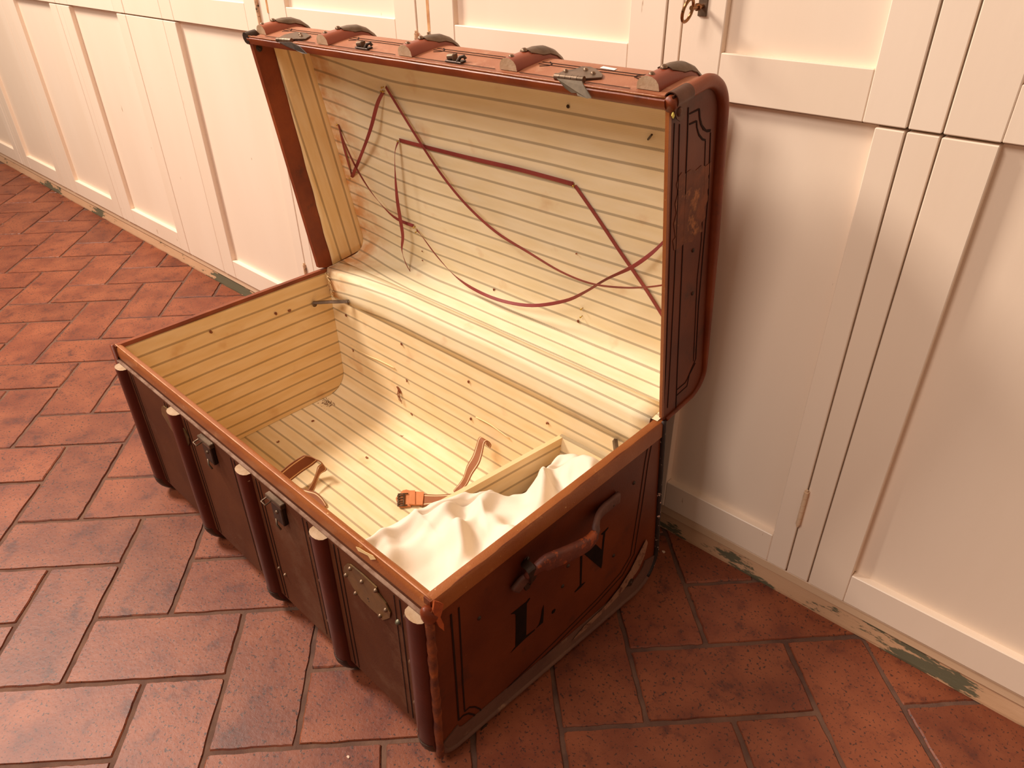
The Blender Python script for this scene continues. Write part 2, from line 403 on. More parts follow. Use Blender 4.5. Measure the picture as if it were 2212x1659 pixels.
def hinge(parent, x, z0, z1, k=3, mt=None, side=1):
    b = MB(); n = k
    for i in range(n):
        a = z0+(z1-z0)*i/n+.0006; c = z0+(z1-z0)*(i+1)/n-.0006
        b.tube([wallc(x, .0035, a), wallc(x, .0035, c)], .0036, 10)
    b.tube([wallc(x, .0035, z0-.004), wallc(x, .0035, z1+.004)], .0022, 8)
    wbox(b, x-.004, x+.004, -.001, .0012, z0, z1)
    return b.build('hinge', mt or hingem, parent, smooth='auto')
ZL = .7915; ZT = 1.75
# doors as x ranges (left, right, left stile, right stile)
UP_D = [(-4.10, -3.60), (-3.56, -3.06), (-2.98, -2.48), (-2.44, -1.94), (-1.705, -1.199), (-1.160, -.660), (-.6265, -.1385), (-.113, .200), (.238, .86)]
posts = [(-3.60, -3.56), (-3.06, -2.98), (-2.48, -2.44), (-1.94, -1.705), (-1.199, -1.160), (-.660, -.6265), (-.1385, -.113), (.200, .238)]
up = empty('upper_cupboard', wallc(-.9, .0, ZL)); tag(up, 'cream painted upper cupboard with panelled doors behind the trunk lid', 'cupboard')
lo_ = empty('lower_cupboard', wallc(-.9, .0, .05)); tag(lo_, 'cream painted lower cupboard with plain sunk door panels behind the trunk', 'cupboard')
b = MB(); wbox(b, -4.12, .88, -.05, -.0235, ZL, ZT+.03); b.build('carcass', paint, up)
b = MB(); wbox(b, -4.12, .88, -.05, -.0235, .035, ZL-.003); b.build('carcass', paint, lo_)
gaps = .0012
for i, (x0, x1) in enumerate(UP_D):
    sl = {4: .07, 5: .0715, 6: .0645, 7: .0625, 8: .06}.get(i, .07); sr = {4: .06, 5: .060, 6: .0585, 7: .05, 8: .06}.get(i, .07)
    d_ = door(up, x0+gaps, x1-gaps, ZL, ZT, sl-gaps, sr, .0600, .07)
    sl2 = {4: .072, 7: .0675, 8: .06}.get(i, .07); sr2 = {4: .042, 7: .034, 8: .06}.get(i, .06)
    l_ = door(lo_, x0+gaps, x1-gaps, .0535, ZL-.0035, sl2-gaps, sr2, .060, 0, rec=.014)
    if i == 4: hinge(d_, x1, .806, .87); hinge(l_, x1, .185, .225)
    if i == 5: hinge(d_, x1, .778+.02, .832)
    if i == 6: hinge(d_, x0, .800, .832)
    if i == 7: hinge(l_, x1, .165, .235, 5, paint_d)
for x0, x1 in posts:
    b = MB(); wbox(b, x0+gaps, x1-gaps, -.022, -.0006, ZL, ZT, .001); b.build('post', paint, up)
    b = MB(); wbox(b, x0+gaps, x1-gaps, -.022, -.0006, .0535, ZL-.0035, .001); b.build('post', paint, lo_)
# the worn open seam beside the second door
for xx in (-1.1605, -.6270, ):
    b = MB(); wbox(b, xx-.0035, xx+.0035, -.003, .0004, ZL+.045, ZT-.05); b.build('worn_edge', mat('worn_edge_paint', srgb(222, 170, 118), .6, var=srgb(180, 120, 72), vscale=40), up)
b = MB(); wbox(b, -4.12, .88, -.03, -.0050, .0305, .0490, .0015); t1 = b.build('trim_1', paint_d); t1['kind'] = 'structure'
b = MB(); n = 160; rings = []
for i in range(n+1):
    x = -4.12+5.0*i/n; j = .0016*noise.noise(V3((x*30, 0, 0)))
    rings.append([wallc(x, -.03, 0), wallc(x, .001+j, 0), wallc(x, .0005, .0045+j), wallc(x, -.0085, .0305), wallc(x, -.03, .0305)])
b.sweep(rings); bb = b.build('baseboard_back', paint_peel); bb['kind'] = 'structure'
b = MB(); wbox(b, -4.3, 1.4, -.12, -.051, 0, 2.4); wl = b.build('wall_back', paint); wl['kind'] = 'structure'
# key and keyhole plate on the fourth upper door
key = empty('key', wallc(-.0835, .0, .895)); tag(key, 'old ring-headed key standing in the lock of the upper cupboard door', 'key')
kc = wallc(-.0835, 0, .905)
b = MB(); wbox(b, -.0900, -.0770, .0003, .0022, .893, .925, .0006); b.build('keyhole_plate', metal, key)
b = MB(); b.tube([kc+V3((0, -.001, 0)), kc+V3((0, -.030, 0))], .0030, 10); b.tube([kc+V3((0, -.012, 0)), kc+V3((0, -.016, 0))], .0048, 10); b.build('shaft', keym, key, smooth='auto')
b = MB(); pts = [kc+V3((math.sin(a)*.009*.35, -.038-.011*math.cos(a), .0135*math.sin(a)-.002)) for a in [2*math.pi*i/20 for i in range(21)]]
b.tube(pts, .0022, 8, cap=False); b.build('bow', keym, key, smooth=True)

# ---------------------------------------------------------------- the trunk
trunk = empty('travel_trunk', (-.45, .24, 0))
tag(trunk, 'old brown leather travel trunk standing open on the tiles, striped lining inside', 'trunk')
H = .342; D = .483; X0, X1 = -.902, 0.0
def arc(cx, cy_, r, a0, a1, n): return [(cx+r*math.cos(math.radians(a0+(a1-a0)*i/n)), cy_+r*math.sin(math.radians(a0+(a1-a0)*i/n))) for i in range(n+1)]
def bprof(off, top=H, zt=None):   # outer profile moved inward by off: front top -> front bottom -> back bottom -> back top
    rf, rb = .028-off*.5, .062-off
    return [(off, top)]+arc(off+rf, .012+off+rf, rf, 180, 270, 5)+arc(D-off-rb, .012+off+rb, rb, 270, 360, 8)+[(D-off, top)]
def plen(pr):
    L = [0]
    for a, b_ in zip(pr, pr[1:]): L.append(L[-1]+math.hypot(b_[0]-a[0], b_[1]-a[1]))
    return L
def shell(name, po, pi, x0, x1, fn, mt, parent, nx=8, smooth='auto', label=None):
    b = MB(); rings = []
    for i in range(nx+1):
        x = x0+(x1-x0)*i/nx; rings.append([fn(x, *p) for p in po]+[fn(x, *p) for p in reversed(pi)])
    b.sweep(rings); return b.build(name, mt, parent, smooth, label=label)
body = shell('body', [(0, .318)]+bprof(.0)[1:], [(.010, .318)]+bprof(.010)[1:], X0+.004, X1-.004, wb, canvas, trunk, label='brown canvas covered body')
body_pr = bprof(0)
# end panels
def prof_rows(pr, zlo, zhi, rows, pw=1.0):
    out = []
    for r in range(rows+1):
        z = zlo+(zhi-zlo)*(r/rows)**pw; ys = []
        for a, b_ in zip(pr, pr[1:]):
            if (a[1]-z)*(b_[1]-z) <= 0 and a[1] != b_[1]: ys.append(a[0]+(b_[0]-a[0])*(z-a[1])/(b_[1]-a[1]))
        out.append((z, min(ys), max(ys)))
    return out
def endpanel(name, x0, x1, mt, off=0):
    pr = bprof(off); rows = prof_rows(pr, .01205, H-.0002, 28, 1.3); K = 16; n1_ = K+1; vs = []; fs = []
    for x in (x0, x1):
        for z, ya, yb in rows:
            for k in range(n1_): vs.append(wb(x, ya+(yb-ya)*k/K, z))
    R_ = len(rows); o_ = R_*n1_
    for s_ in (0, o_):
        for r in range(R_-1):
            for k in range(K): q = s_+r*n1_+k; fs.append((q, q+1, q+n1_+1, q+n1_))
    for r in range(R_-1):
        for k in (0, K): q = r*n1_+k; fs.append((q, q+n1_, q+n1_+o_, q+o_))
    for k in range(K):
        for r in (0, R_-1): q = r*n1_+k; fs.append((q, q+1, q+1+o_, q+o_))
    return mesh(name, vs, fs, mt, trunk, 'auto')
ep = endpanel('end_panel', X1-.012, X1, leather_end); ep['label'] = 'right leather end panel with painted initials'
ep2 = endpanel('end_panel', X0, X0+.012, leather_end)
# lining of the body: one sheet over front, floor and back; ends separate
def lsheet(name, pr, x0, x1, fn, mt, parent, v0=0, nx=24, sgn=-1, uoff=0, bulge=None, label=None):
    L = plen(pr); vs = []; uv = []; fs = []; n = len(pr)
    # refine profile
    P = []; LL = []
    for k in range(n-1):
        m_ = max(1, int((L[k+1]-L[k])/.02))
        for j in range(m_):
            t = j/m_; P.append((pr[k][0]+(pr[k+1][0]-pr[k][0])*t, pr[k][1]+(pr[k+1][1]-pr[k][1])*t)); LL.append(L[k]+(L[k+1]-L[k])*t)
    P.append(pr[-1]); LL.append(L[-1]); n = len(P)
    for i in range(nx+1):
        x = x0+(x1-x0)*i/nx
        for p, l in zip(P, LL):
            vs.append(fn(x, *p)); uv.append((x+uoff, v0+l*(1)))
    for i in range(nx):
        for k in range(n-1): fs.append((i*n+k, i*n+k+1, (i+1)*n+k+1, (i+1)*n+k))
    o = mesh(name, vs, fs, mt, parent, True, uv, label=label); return o
prin = bprof(.0112, top=.334)
Lin = plen(prin)[-1]
# stripes meet the back wall at z = .3056 - k*.030
lsheet('body_lining', prin, X0+.013, X1-.013, wb, lin_body, trunk, v0=-(Lin-(.334-.3056)))
def endlining(name, x, mt, face):
    pr = bprof(.0115, top=.336); pr = [(min(max(p[0], .0115), D-.0115), p[1]) for p in pr]
    N_ = 14; vs = []; uv = []; fs = []
    # grid clipped to the profile: rows in z
    zs = [p[1] for p in pr]; zmin = min(zs)+.0005
    rows = 16
    for r in range(rows+1):
        z = zmin+(.336-zmin)*(r/rows)**1.3
        def ext(side):
            c = [p for p in pr]
            best = None
            for a, b_ in zip(c, c[1:]):
                if (a[1]-z)*(b_[1]-z) <= 0 and a[1] != b_[1]:
                    y = a[0]+(b_[0]-a[0])*(z-a[1])/(b_[1]-a[1])
                    best = y if best is None else (min(best, y) if side < 0 else max(best, y))
            return best if best is not None else (.04 if side < 0 else D-.08)
        y0, y1 = ext(-1), ext(1)
        for k in range(N_+1):
            y = y0+(y1-y0)*k/N_; vs.append(wb(x+face*.0012*noise.noise(V3((y*9, z*9, 3))), y, z)); uv.append((y, z-.3056-(y-.3)*.0))
    for r in range(rows):
        for k in range(N_): fs.append((r*(N_+1)+k, r*(N_+1)+k+1, (r+1)*(N_+1)+k+1, (r+1)*(N_+1)+k))
    return mesh(name, vs, fs, mt, trunk, True, uv)
endlining('end_lining', X0+.0145, lin_end, 1); endlining('end_lining', X1-.0145, lin_end, -1)
# front rim: raised leather-bound tongue, then its top and inner edge
b = MB(); sec = [(.0005, .309), (.0000, .331), (.0010, .338), (.0040, .3425), (.0085, .3425), (.0118, .3400), (.0120, .325), (.010, .309)]
rings = []
for i in range(61):
    x = X0+.004+(X1-X0-.006)*i/60; j = .0004*noise.noise(V3((x*22, 5, 0)))
    rings.append([wb(x, p[0]+j, p[1]+j*.8) for p in sec])
b.sweep(rings); b.build('front_rim', rimleather, trunk, 'auto', label='tan leather front rim')
# canvas face sits proud below the rim
b = MB(); b.bevbox(X0+.006, X1-.006, -.0042, .001, .040, .3105, .0012, wb); b.build('front_panel', canvas, trunk)
wm = mat('bare_wear', srgb(236, 200, 142), .8)
for pl in ([(769, 1181), (776, 1183), (790, 1192), (806, 1200), (812, 1208), (801, 1209), (795, 1200), (783, 1194), (774, 1190)],):
    P = [onp(q, (0, 1, 0), (0, -.0004, 0)) for q in pl]; b = MB(); b.prism(P, (0, -.0004, 0)); b.build('worn_patch', wm, trunk)
highlightm = mat('pale_rim_highlight', srgb(206, 150, 112), .45, var=srgb(176, 108, 66), vscale=60)  # pale colour paints the highlight on the front rim's ridge
b = MB(); b.tube([wb(X0+.004+(X1-X0-.006)*i/60, .0030, .3424+.0004*noise.noise(V3((i*.7, 0, 0)))) for i in range(61)], .0011, 6); b.build('rim_highlight', highlightm, trunk, True)  # thin added bead carrying that painted highlight
dustm = mat('pale_dust', srgb(150, 118, 98), .9, var=srgb(112, 76, 56), vscale=60)
b = MB(); b.sweep([[wb(X0+.006+(X1-X0-.012)*i/40, y, z) for y, z in ((-.0046, .3102), (-.0040, .3114), (.0, .3124), (.0, .3102))] for i in range(41)]); b.build('dust_line', dustm, trunk)
# side rims
for nm, xa, xb in (('side_rim', X1-.0135, X1+.0022), ('side_rim', X0-.0022, X0+.0135)):
    b = MB(); rings = []
    out, inn = (xb, xa) if xb > -.4 else (xa, xb); s_ = 1 if out > inn else -1
    sec = [(out, .314), (out, .337), (out-s_*.002, .3415), (out-s_*.006, .343), (inn+s_*.002, .343), (inn, .340), (inn, .320), (out-s_*.004, .314)]
    for i in range(41):
        y = .002+(D-.002)*i/40; j = .0007*noise.noise(V3((y*26, nm == 'side_rim', out)))
        rings.append([wb(p[0]+j, y, p[1]+j) for p in sec])
    b.sweep(rings); b.build(nm, rimleather if out > -.4 else leather, trunk, 'auto')
# bindings of the right end: front vertical (tattered), bottom, back
pr = bprof(-.001)
fpts = [wb(.0005, -.0035, .333-.315*i/40) for i in range(41)]
b = MB(); b.tube([p+V3((.0012*noise.noise(p*60), .0012*noise.noise(p*80), 0)) for p in fpts], [.0060+.0014*noise.noise(p*90+V3((3, 0, 0))) for p in fpts], 10); b.build('front_edge_binding', tatter, trunk, True, label='tattered front edge binding')
bp_ = [wb(.001, y, z) for y, z in smooth_line([(p[0], p[1], 0) for p in pr[1:]], 3) for _ in (0,)] if False else [wb(.001, p[0], p[1]) for p in pr[1:]]
sm = [p+V3((.0006*noise.noise(p*90), 0, .0006*noise.noise(p*70))) for p in smooth_line(dens(bp_), 2)]; kk = next(i for i, p in enumerate(sm) if p.y > .46)
b = MB(); b.tube(sm[:kk+1], .0048, 8); b.build('edge_binding', dusty, trunk, True, label='dusty edge binding')
flecked = mat('dark_flecked_binding', srgb(44, 26, 20), .6, var=srgb(30, 18, 14), vscale=40, spk=srgb(214, 176, 158), spscale=95, spth=.62, bump=.5, bscale=120)
b = MB(); b.tube(sm[kk:], .0046, 8); b.build('edge_binding', flecked, trunk, True, label='dark back edge binding flecked with white paint')
b = MB(); bp2 = [wb(X0, p[0], p[1]) for p in pr]; b.tube(bp2, .005, 8); b.build('edge_binding', leather, trunk, True)
# bottom dusty band on the right end
inner = bprof(.030); outer = bprof(.002); b = MB(); rings = []
for k in range(1, len(outer)-2):
    o_, i_ = outer[k], inner[k]; rings.append([wb(0, *o_)+V3((.0002, 0, 0)), wb(0, *o_)+V3((.0024, 0, 0)), wb(0, *i_)+V3((.0018, 0, 0)), wb(0, *i_)+V3((.0002, 0, 0))])
b.sweep(rings); b.build('bottom_band', dusty, trunk)
P = [onend(q, .003) for q in [(1396, 1165), (1399, 1172), (1392, 1200), (1380, 1228), (1362, 1254), (1340, 1282), (1318, 1306), (1296, 1328), (1262, 1362), (1235, 1385), (1262, 1352), (1308, 1308), (1338, 1270), (1362, 1232), (1378, 1200)]]
b = MB(); b.prism(P, (.0006, 0, 0)); b.build('scuffed_patch', scuffm, trunk, label='pale scuffed patch at the back corner')
for q, r_ in (((1362, 1258), .006), ((1046, 1573), .0065)):
    c = onend(q, .0035); b = MB(); P = [c+V3((0, math.cos(a)*r_*(1+.3*math.cos(2*a)), math.sin(a)*r_*1.4)) for a in [2*math.pi*i/14 for i in range(14)]]
    b.prism(P, (.0012, 0, 0)); b.dome(c+V3((.001, 0, 0)), (1, 0, 0), .003); b.build('corner_clip', darkmetal, trunk, 'auto')
# torn leather at the front right corner
torn = mat('torn_leather', srgb(190, 92, 40), .6, var=srgb(160, 72, 34), vscale=60, bump=.6, bscale=120)
P = [onend(q, .006) for q in [(936, 1296), (947, 1299), (956, 1303), (953, 1318), (949, 1331), (956, 1346), (957, 1361), (946, 1352), (939, 1337), (933, 1316)]]
b = MB(); b.prism(P, (.0022, 0, 0)); b.build('torn_flap', torn, trunk)
b = MB(); c = wb(0, -.001, .331); b.dome(c+V3((-.001, 0, -.014)), (0, -.4, 1), .0105, .022, 12, 4); b.build('rim_corner', leather, trunk, True)

# painted borders and initials on the right end
def endline(pts, wd, name='painted_border'):
    line_on(name, [onend(q, .0004) for q in pts], (1, 0, 0), wd, linemat, trunk, .0004)
endline([(974, 1327), (980, 1400), (986, 1480), (991, 1556)], .0028)
endline([(991, 1312), (996, 1400), (1000, 1480), (1004, 1537)], .0022)
endline([(991, 1556), (1000, 1546), (1012, 1541), (1024, 1544), (1035, 1553)], .0028)
endline([(1004, 1537), (1014, 1528), (1026, 1527), (1036, 1531), (1043, 1540)], .0024)
endline([(1035, 1553), (1100, 1491), (1200, 1394), (1290, 1303), (1345, 1242)], .0014)
endline([(1043, 1540), (1100, 1482), (1200, 1384), (1290, 1294), (1340, 1238), (1362, 1200), (1380, 1090), (1393, 1000), (1400, 962)], .0014)
endline([(1345, 1242), (1370, 1196), (1388, 1085), (1400, 1000), (1408, 958)], .0014)
zz = lambda pts: [(1060+x/4.609, 1060+y/4.609) for x, y in pts]
def letter(polys, nm, lb):
    b = MB()
    for pl in polys: b.prism([onend(q, .0003) for q in zz(pl)], (.0004, 0, 0))
    return b.build(nm, lettermat, trunk, label=lb)
letter([[(200, 1230), (355, 1105), (388, 1066), (392, 1072), (358, 1125), (355, 1300), (352, 1462), (250, 1562), (198, 1614), (246, 1552), (250, 1400), (250, 1240), (235, 1224)],
        [(350, 1448), (440, 1378), (436, 1392), (345, 1470)], [(450, 1370), (480, 1335), (498, 1270), (512, 1180), (528, 1140), (526, 1230), (520, 1310)]], 'painted_letter', 'black painted letter L')
letter([[(607, 1222), (612, 1196), (640, 1175), (646, 1184), (632, 1212), (612, 1226)]], 'painted_dot', 'black painted full stop')
letter([[(893, 600), (912, 598), (911, 672), (902, 940), (888, 950), (892, 700)], [(902, 932), (942, 908), (900, 958), (838, 1012), (834, 1008), (886, 945)],
        [(895, 600), (1000, 690), (1100, 774), (1112, 690), (1116, 600), (1060, 545), (1000, 500), (930, 540), (895, 565)],
        [(1100, 430), (1130, 404), (1172, 362), (1168, 376), (1140, 412), (1130, 500), (1116, 640), (1100, 772), (1098, 700), (1112, 520), (1122, 432), (1104, 440)]], 'painted_letter', 'black painted letter N')

# rivets on the right end
def rivets(lst, r=.0032, mt=None, parent=None, nrm=(1, 0, 0), nm='rivet', h=None):
    out = []
    for c in lst:
        b = MB(); b.dome(c, nrm, r, h); out.append(b.build(nm, mt or rivetm, parent or trunk, True))
    return out
rivets([onend(q, 0) for q in [(1035, 1335), (1369, 1043), (1227, 1222), (1325, 1200), (1215, 1266)]], .0034, darkmetal)

# handle
hp = [((1336, 1074), .0045), ((1318, 1089), .0050), ((1302, 1102), .0070), ((1292, 1116), .0130), ((1288, 1134), .0200), ((1286, 1150), .0245), ((1277, 1166), .0275), ((1262, 1178), .029), ((1235, 1192), .030), ((1205, 1205), .030), ((1178, 1216), .0280), ((1160, 1228), .0220), ((1145, 1241), .0130), ((1130, 1254), .0080), ((1112, 1276), .0050)]
hpts = smooth_line([onend(q, o_) for q, o_ in hp], 4)
def hsweep(pts, wd, th, name, mt, parent, n=16, wf=None):
    b = MB(); rings = []
    for i, p in enumerate(pts):
        t = (pts[min(i+1, len(pts)-1)]-pts[max(i-1, 0)]).normalized(); nn = V3((1, 0, 0)); nn = (nn-t*(nn @ t)).normalized(); s_ = nn.cross(t)
        f = wf(i/(len(pts)-1)) if wf else 1
        ring = []
        for k in range(n):
            a = 2*math.pi*k/n; ca, sa = math.cos(a), math.sin(a)
            ring.append(p+s_*(math.copysign(abs(ca)**.45, ca)*wd/2*f)+nn*(math.copysign(abs(sa)**.7, sa)*th/2*(1 if f > .8 else .8)))
        rings.append(ring)
    b.sweep(rings); return b.build(name, mt, parent, True)
hl = mat('worn_handle_leather', srgb(112, 54, 36), .5, var=srgb(90, 44, 34), vscale=30, dirt=srgb(158, 74, 34), dscale=34, dth=.55, dw=.04, bump=.5, bscale=160)
hl2 = mat('handle_leather_dusty', srgb(106, 66, 52), .6, var=srgb(88, 52, 42), vscale=40, bump=.4, bscale=160)
handle = hsweep(hpts, .0225, .0080, 'handle', hl2, trunk, wf=lambda t: .95 if t < .2 or t > .8 else .85); handle['label'] = 'worn leather carrying handle'
hsweep(hpts[21:49], .0270, .0115, 'handle_grip', hl, handle, wf=lambda t: .82+.18*math.sin(math.pi*min(1, max(0, t)))**.5)
rivets([onend(q, .0075) for q in [(1325, 1091), (1302, 1110)]], .0028, darkmetal, handle)
c0 = hpts[46]; b = MB(); P0 = onend((1147, 1240), .0)
lp = [onend((1137, 1206), .002), onend((1133, 1216), .006), onend((1143, 1224), .020), onend((1150, 1236), .027), onend((1152, 1250), .018), onend((1150, 1257), .003)]
rings = []; lps = smooth_line(lp, 4)
for i, p in enumerate(lps):
    t = (lps[min(i+1, len(lps)-1)]-lps[max(i-1, 0)]).normalized(); s_ = V3((0, .75, .35)); s_ = (s_-t*(s_ @ t)).normalized(); nn = t.cross(s_)
    wd = .0062
    rings.append([p-s_*wd-nn*.0009, p+s_*wd-nn*.0009, p+s_*wd+nn*.0009, p-s_*wd+nn*.0009])
b.sweep(rings); b.dome(onend((1137, 1211), .002), (1, 0, 0), .0065, .003); b.build('handle_clip', darkmetal, trunk, 'auto', label='dark iron handle clip')
b = MB(); P = [onend(q, .004) for q in [(1128, 1262), (1136, 1256), (1143, 1260), (1141, 1268), (1133, 1274)]]; b.prism(P, (.003, 0, 0)); b.build('clip_tab', darkmetal, trunk)

# slats on the body front: D-section battens running down and under
def dsweep(path, wd, h, name, mt, parent, xc, side='front', nn=9, label=None, hs=None):
    """path: list of (point, normal); flat side on the surface"""
    b = MB(); rings = []
    for p, n_ in path:
        ring = []
        for k in range(nn):
            a = math.pi*k/(nn-1); ring.append(p+V3((1, 0, 0))*(-math.cos(a)*wd/2)+n_*(math.sin(a)**.75*h*(hs[len(rings)] if hs else 1)))
        rings.append(ring)
    b.sweep(rings, m=0, mcap=1); return b.build(name, mt, parent, 'auto', mats=[mt, endgrain], label=label)
def front_path(x, top):
    out = []
    zz_ = [top-(top-.045)*i/6 for i in range(7)]
    for z in zz_: out.append((wb(x, -.0042, z), V3((0, -1, 0))))
    for a in range(15, 91, 15):
        r = math.radians(a); out.append((wb(x, -.0042+.030*(1-math.cos(r)), .045-.0305*math.sin(r)), V3((0, -math.cos(r), -math.sin(r)))))
    out.append((wb(x, .14, .0145), V3((0, 0, -1)))); return out
SX = [-.871, -.655, -.4235, -.2235, -.0205]
for k, x in enumerate(SX):
    P = front_path(x, .3085); s_ = dsweep(P, .034, .0135, 'front_slat', wooddark, trunk, x)
    cap = [(p+n_*.0006, n_) for p, n_ in P[6:11]]; b = MB(); rings = []
    for p, n_ in cap:
        rings.append([p+V3((1, 0, 0))*(-math.cos(math.pi*j/8)*.0168)+n_*(math.sin(math.pi*j/8)**.75*.0142) for j in range(9)]+[p+V3((1, 0, 0))*(math.cos(math.pi*j/8)*.0155)+n_*(math.sin(math.pi*j/8)**.75*.0130) for j in range(9)])
    b.sweep(rings); b.build('metal_shoe', darkmetal, s_, 'auto')
    for zr in (.295, .205, .115, .048):
        rivets([wb(x-.0165, -.0045, zr)+V3((.001, -.005, 0))], .0040, rivetm, s_, (-.75, -.6, 0), h=.0042)
# wooden runners under the trunk floor between the slats keep it level
# canvas seams (painted double lines) beside the slats
for x in SX:
    for dx, wd in ((.030, .0018), (.040, .0012)):
        line_on('painted_border', [wb(x+dx, -.0046, .306-.29*.9*i/6) for i in range(7)], (0, -1, 0), wd, linemat, trunk) if x < -.1 else None
    for dx, wd in ((-.034, .0018), (-.045, .0012)):
        if x > -.85: line_on('painted_border', [wb(x+dx, -.0046, .306-.29*.88*i/6) for i in range(7)], (0, -1, 0), wd, linemat, trunk)
# lock plate on the front
fp = lambda q, o_=-.0050: onp(q, (0, 1, 0), (0, o_, 0))
pl = [(745, 1222), (751, 1217), (758, 1218), (785, 1240), (815, 1268), (818, 1280), (835, 1302), (845, 1322), (844, 1333), (836, 1336), (828, 1338), (818, 1326), (800, 1310), (782, 1292), (765, 1268), (752, 1246), (744, 1232)]
b = MB(); b.prism([fp(q) for q in pl], (0, -.0018, 0)); lk = b.build('lock_plate', brassplate, trunk, label='tarnished brass lock plate with rivets')
rivets([fp(q, -.0066) for q in [(757, 1228), (748, 1242), (782, 1256), (769, 1281), (812, 1275), (834, 1317), (822, 1330)]], .0033, rivetm, lk, (0, -1, 0), h=.004)
b = MB(); 
for q, r_ in (((795, 1293), .0016), ((797, 1299), .0010)): b.dome(fp(q, -.0067), (0, -1, 0), r_, .0004)
b.build('keyhole', mat('hole_black', (.005, .004, .003, 1), .9), lk)
pl2 = [(p[0]-0, p[1]) for p in pl]
b = MB(); b.prism([fp(q)-V3((.548, 0, 0)) for q in pl], (0, -.0018, 0)); lk2 = b.build('lock_plate', brassplate, trunk)
rivets([fp((861, 1343), -.0045)], .0042, mat('green_rivet', srgb(110, 104, 84), .4, .6), trunk, (0, -1, 0), h=.005)
# two catches hooked on the front
def front_catch(x):
    c = empty_part('catch'); return c
for x, pxs in ((-.3325, 0), (-.5420, 1)):
    b = MB(); b.bevbox(x-.021, x+.021, -.013, -.0042, .2975, .3065, .001, wb); cm = b.build('front_catch', metal, trunk, label='steel catch on the trunk front')
    b = MB(); b.bevbox(x-.011, x+.018, -.012, -.0042, .262, .2975, .0015, wb); b.build('catch_body', darkmetal, cm)
    b = MB(); y = -.016; b.tube([wb(x-.018, -.012, .300), wb(x-.018, -.022, .298), wb(x-.006, -.022, .298), wb(x-.006, -.012, .300), wb(x-.018, -.012, .300)], .0014, 6); b.build('wire_loop', metal, cm)
    b = MB(); b.dome(wb(x+.004, -.012, .284), (0, -1, 0), .0034, .003); b.tube([wb(x-.006, -.011, .264), wb(x-.002, -.014, .256), wb(x+.006, -.013, .250)], .0016, 6); b.build('pin', metal, cm, True)
for q in [(604, 1226), (617, 1241)]: rivets([fp(q, -.0045)], .0030, rivetm, trunk, (0, -1, 0), h=.004)

# partition boards forming the compartment at the right
pA, pB = V3((-.1845, .4640, .2310)), V3((-.2360, .0145, .2310))
b = MB(); n_ = V3((1, -.115, 0)).normalized()*.0045
vs = [pA+n_, pB+n_, pB-n_, pA-n_]; lowz = .0235
P = [V3((p.x, p.y, lowz)) for p in vs]+[V3(p) for p in vs]
def uvbox(P): return [((p.y, p.z-.215)) for p in P]
part = mesh('partition', P, [(0,1,5,4),(1,2,6,5),(2,3,7,6),(3,0,4,7),(4,5,6,7),(3,2,1,0)], lin_end, trunk, False, uvbox(P), label='striped board closing off the right compartment')
P = [V3((x, y, z)) for x in (pA.x-.002, -.016) for y in (.4600, .4655) for z in (.03, .2330)]
for p in P: p.y = min(p.y, .4675); 
P = [V3((x, y, z)) for x, y, z in [(p.x, p.y if p.z > .1 else p.y-.03, p.z) for p in P]]
mesh('partition', P, [(0,1,3,2),(4,6,7,5),(0,4,5,1),(2,3,7,6),(0,2,6,4),(1,5,7,3)], lin_body, trunk, False, [(p.x, p.z-.262) for p in P])
# hinge cloth: from the lid's floor over the back wall
fl_ = [(.5140, .3496), (.4990, .3482), (.4850, .3464), (.4770, .3458), (.4716, .3440), (.4700, .335), (.4695, .300), (.4695, .2800), (.4712, .2795)]
o = lsheet('hinge_flap', fl_, X0+.016, X1-.016, lambda x, y, z: V3((x, y, z)), lin_lid, trunk, v0=.012)
md = o.modifiers.new('thickness', 'SOLIDIFY'); md.thickness = .0014; md.offset = -1

# ---------------------------------------------------------------- lid
def lprof(off):   # (u, v) around: top edge front -> top back corner -> bottom back corner -> hinge
    T, B_, d = .4890-off, -.013+off, .1210-off
    rt, rb = .050-off*.6, .040-off*.6
    return [(T-.0035, -.004), (T-.001, .012), (T, .03)]+arc_uv(T-rt, d-rt, rt, 90, 0, 8)+arc_uv(B_+rb, d-rb, rb, 0, -90, 7)+[(B_+.0015, .045), (B_+.003, .010), (B_+.004, .002)]
def arc_uv(cu, cv, r, a0, a1, n):
    return [(cu+r*math.sin(math.radians(a0+(a1-a0)*i/n)), cv+r*math.cos(math.radians(a0+(a1-a0)*i/n))) for i in range(n+1)]
lo_p, li_p = lprof(0), lprof(.006)
lidfn = lambda x, u, v: lid(x, u, v)
shell('lid_shell', lo_p, li_p, X0+.004, X1-.004, lidfn, lidcanvas, trunk, nx=10)
def lid_end(name, x0, x1, mt, vf=None, label=None):
    pr = lprof(0); pr = [(u, max(v, -.002)) for u, v in pr]
    if vf is not None: pr = [(.4855, -.002)]+pr[1:-1]+[(.006, vf)]
    b = MB(); rings = [[lid(x, *p) for p in pr] for x in (x0, x1)]
    b.sweep(rings); return b.build(name, mt, trunk, label=label)
lid_end('lid_end_panel', X1-.0042, X1, leather_end, label='right lid end with painted border lines')
lid_end('lid_end_panel', X0, X0+.010, leather, vf=-.024)
# roll binding round the lid ends
for xx, r0, mt in ((.0010, .0088, leather), (X0-.001, .0080, leather)):
    pr = [(u, v) for u, v in lprof(.003)][:-1]; pts = smooth_line(dens([lid(xx, *p) for p in pr]), 2)
    rr = [r0*(1 if i < len(pts)*.5 else max(.42, 1-(i/len(pts)-.5)*1.5)) for i in range(len(pts))]
    b = MB(); b.tube(pts, rr, 12); b.build('lid_edge_roll', mt, trunk, True, label='rolled leather edge of the lid')
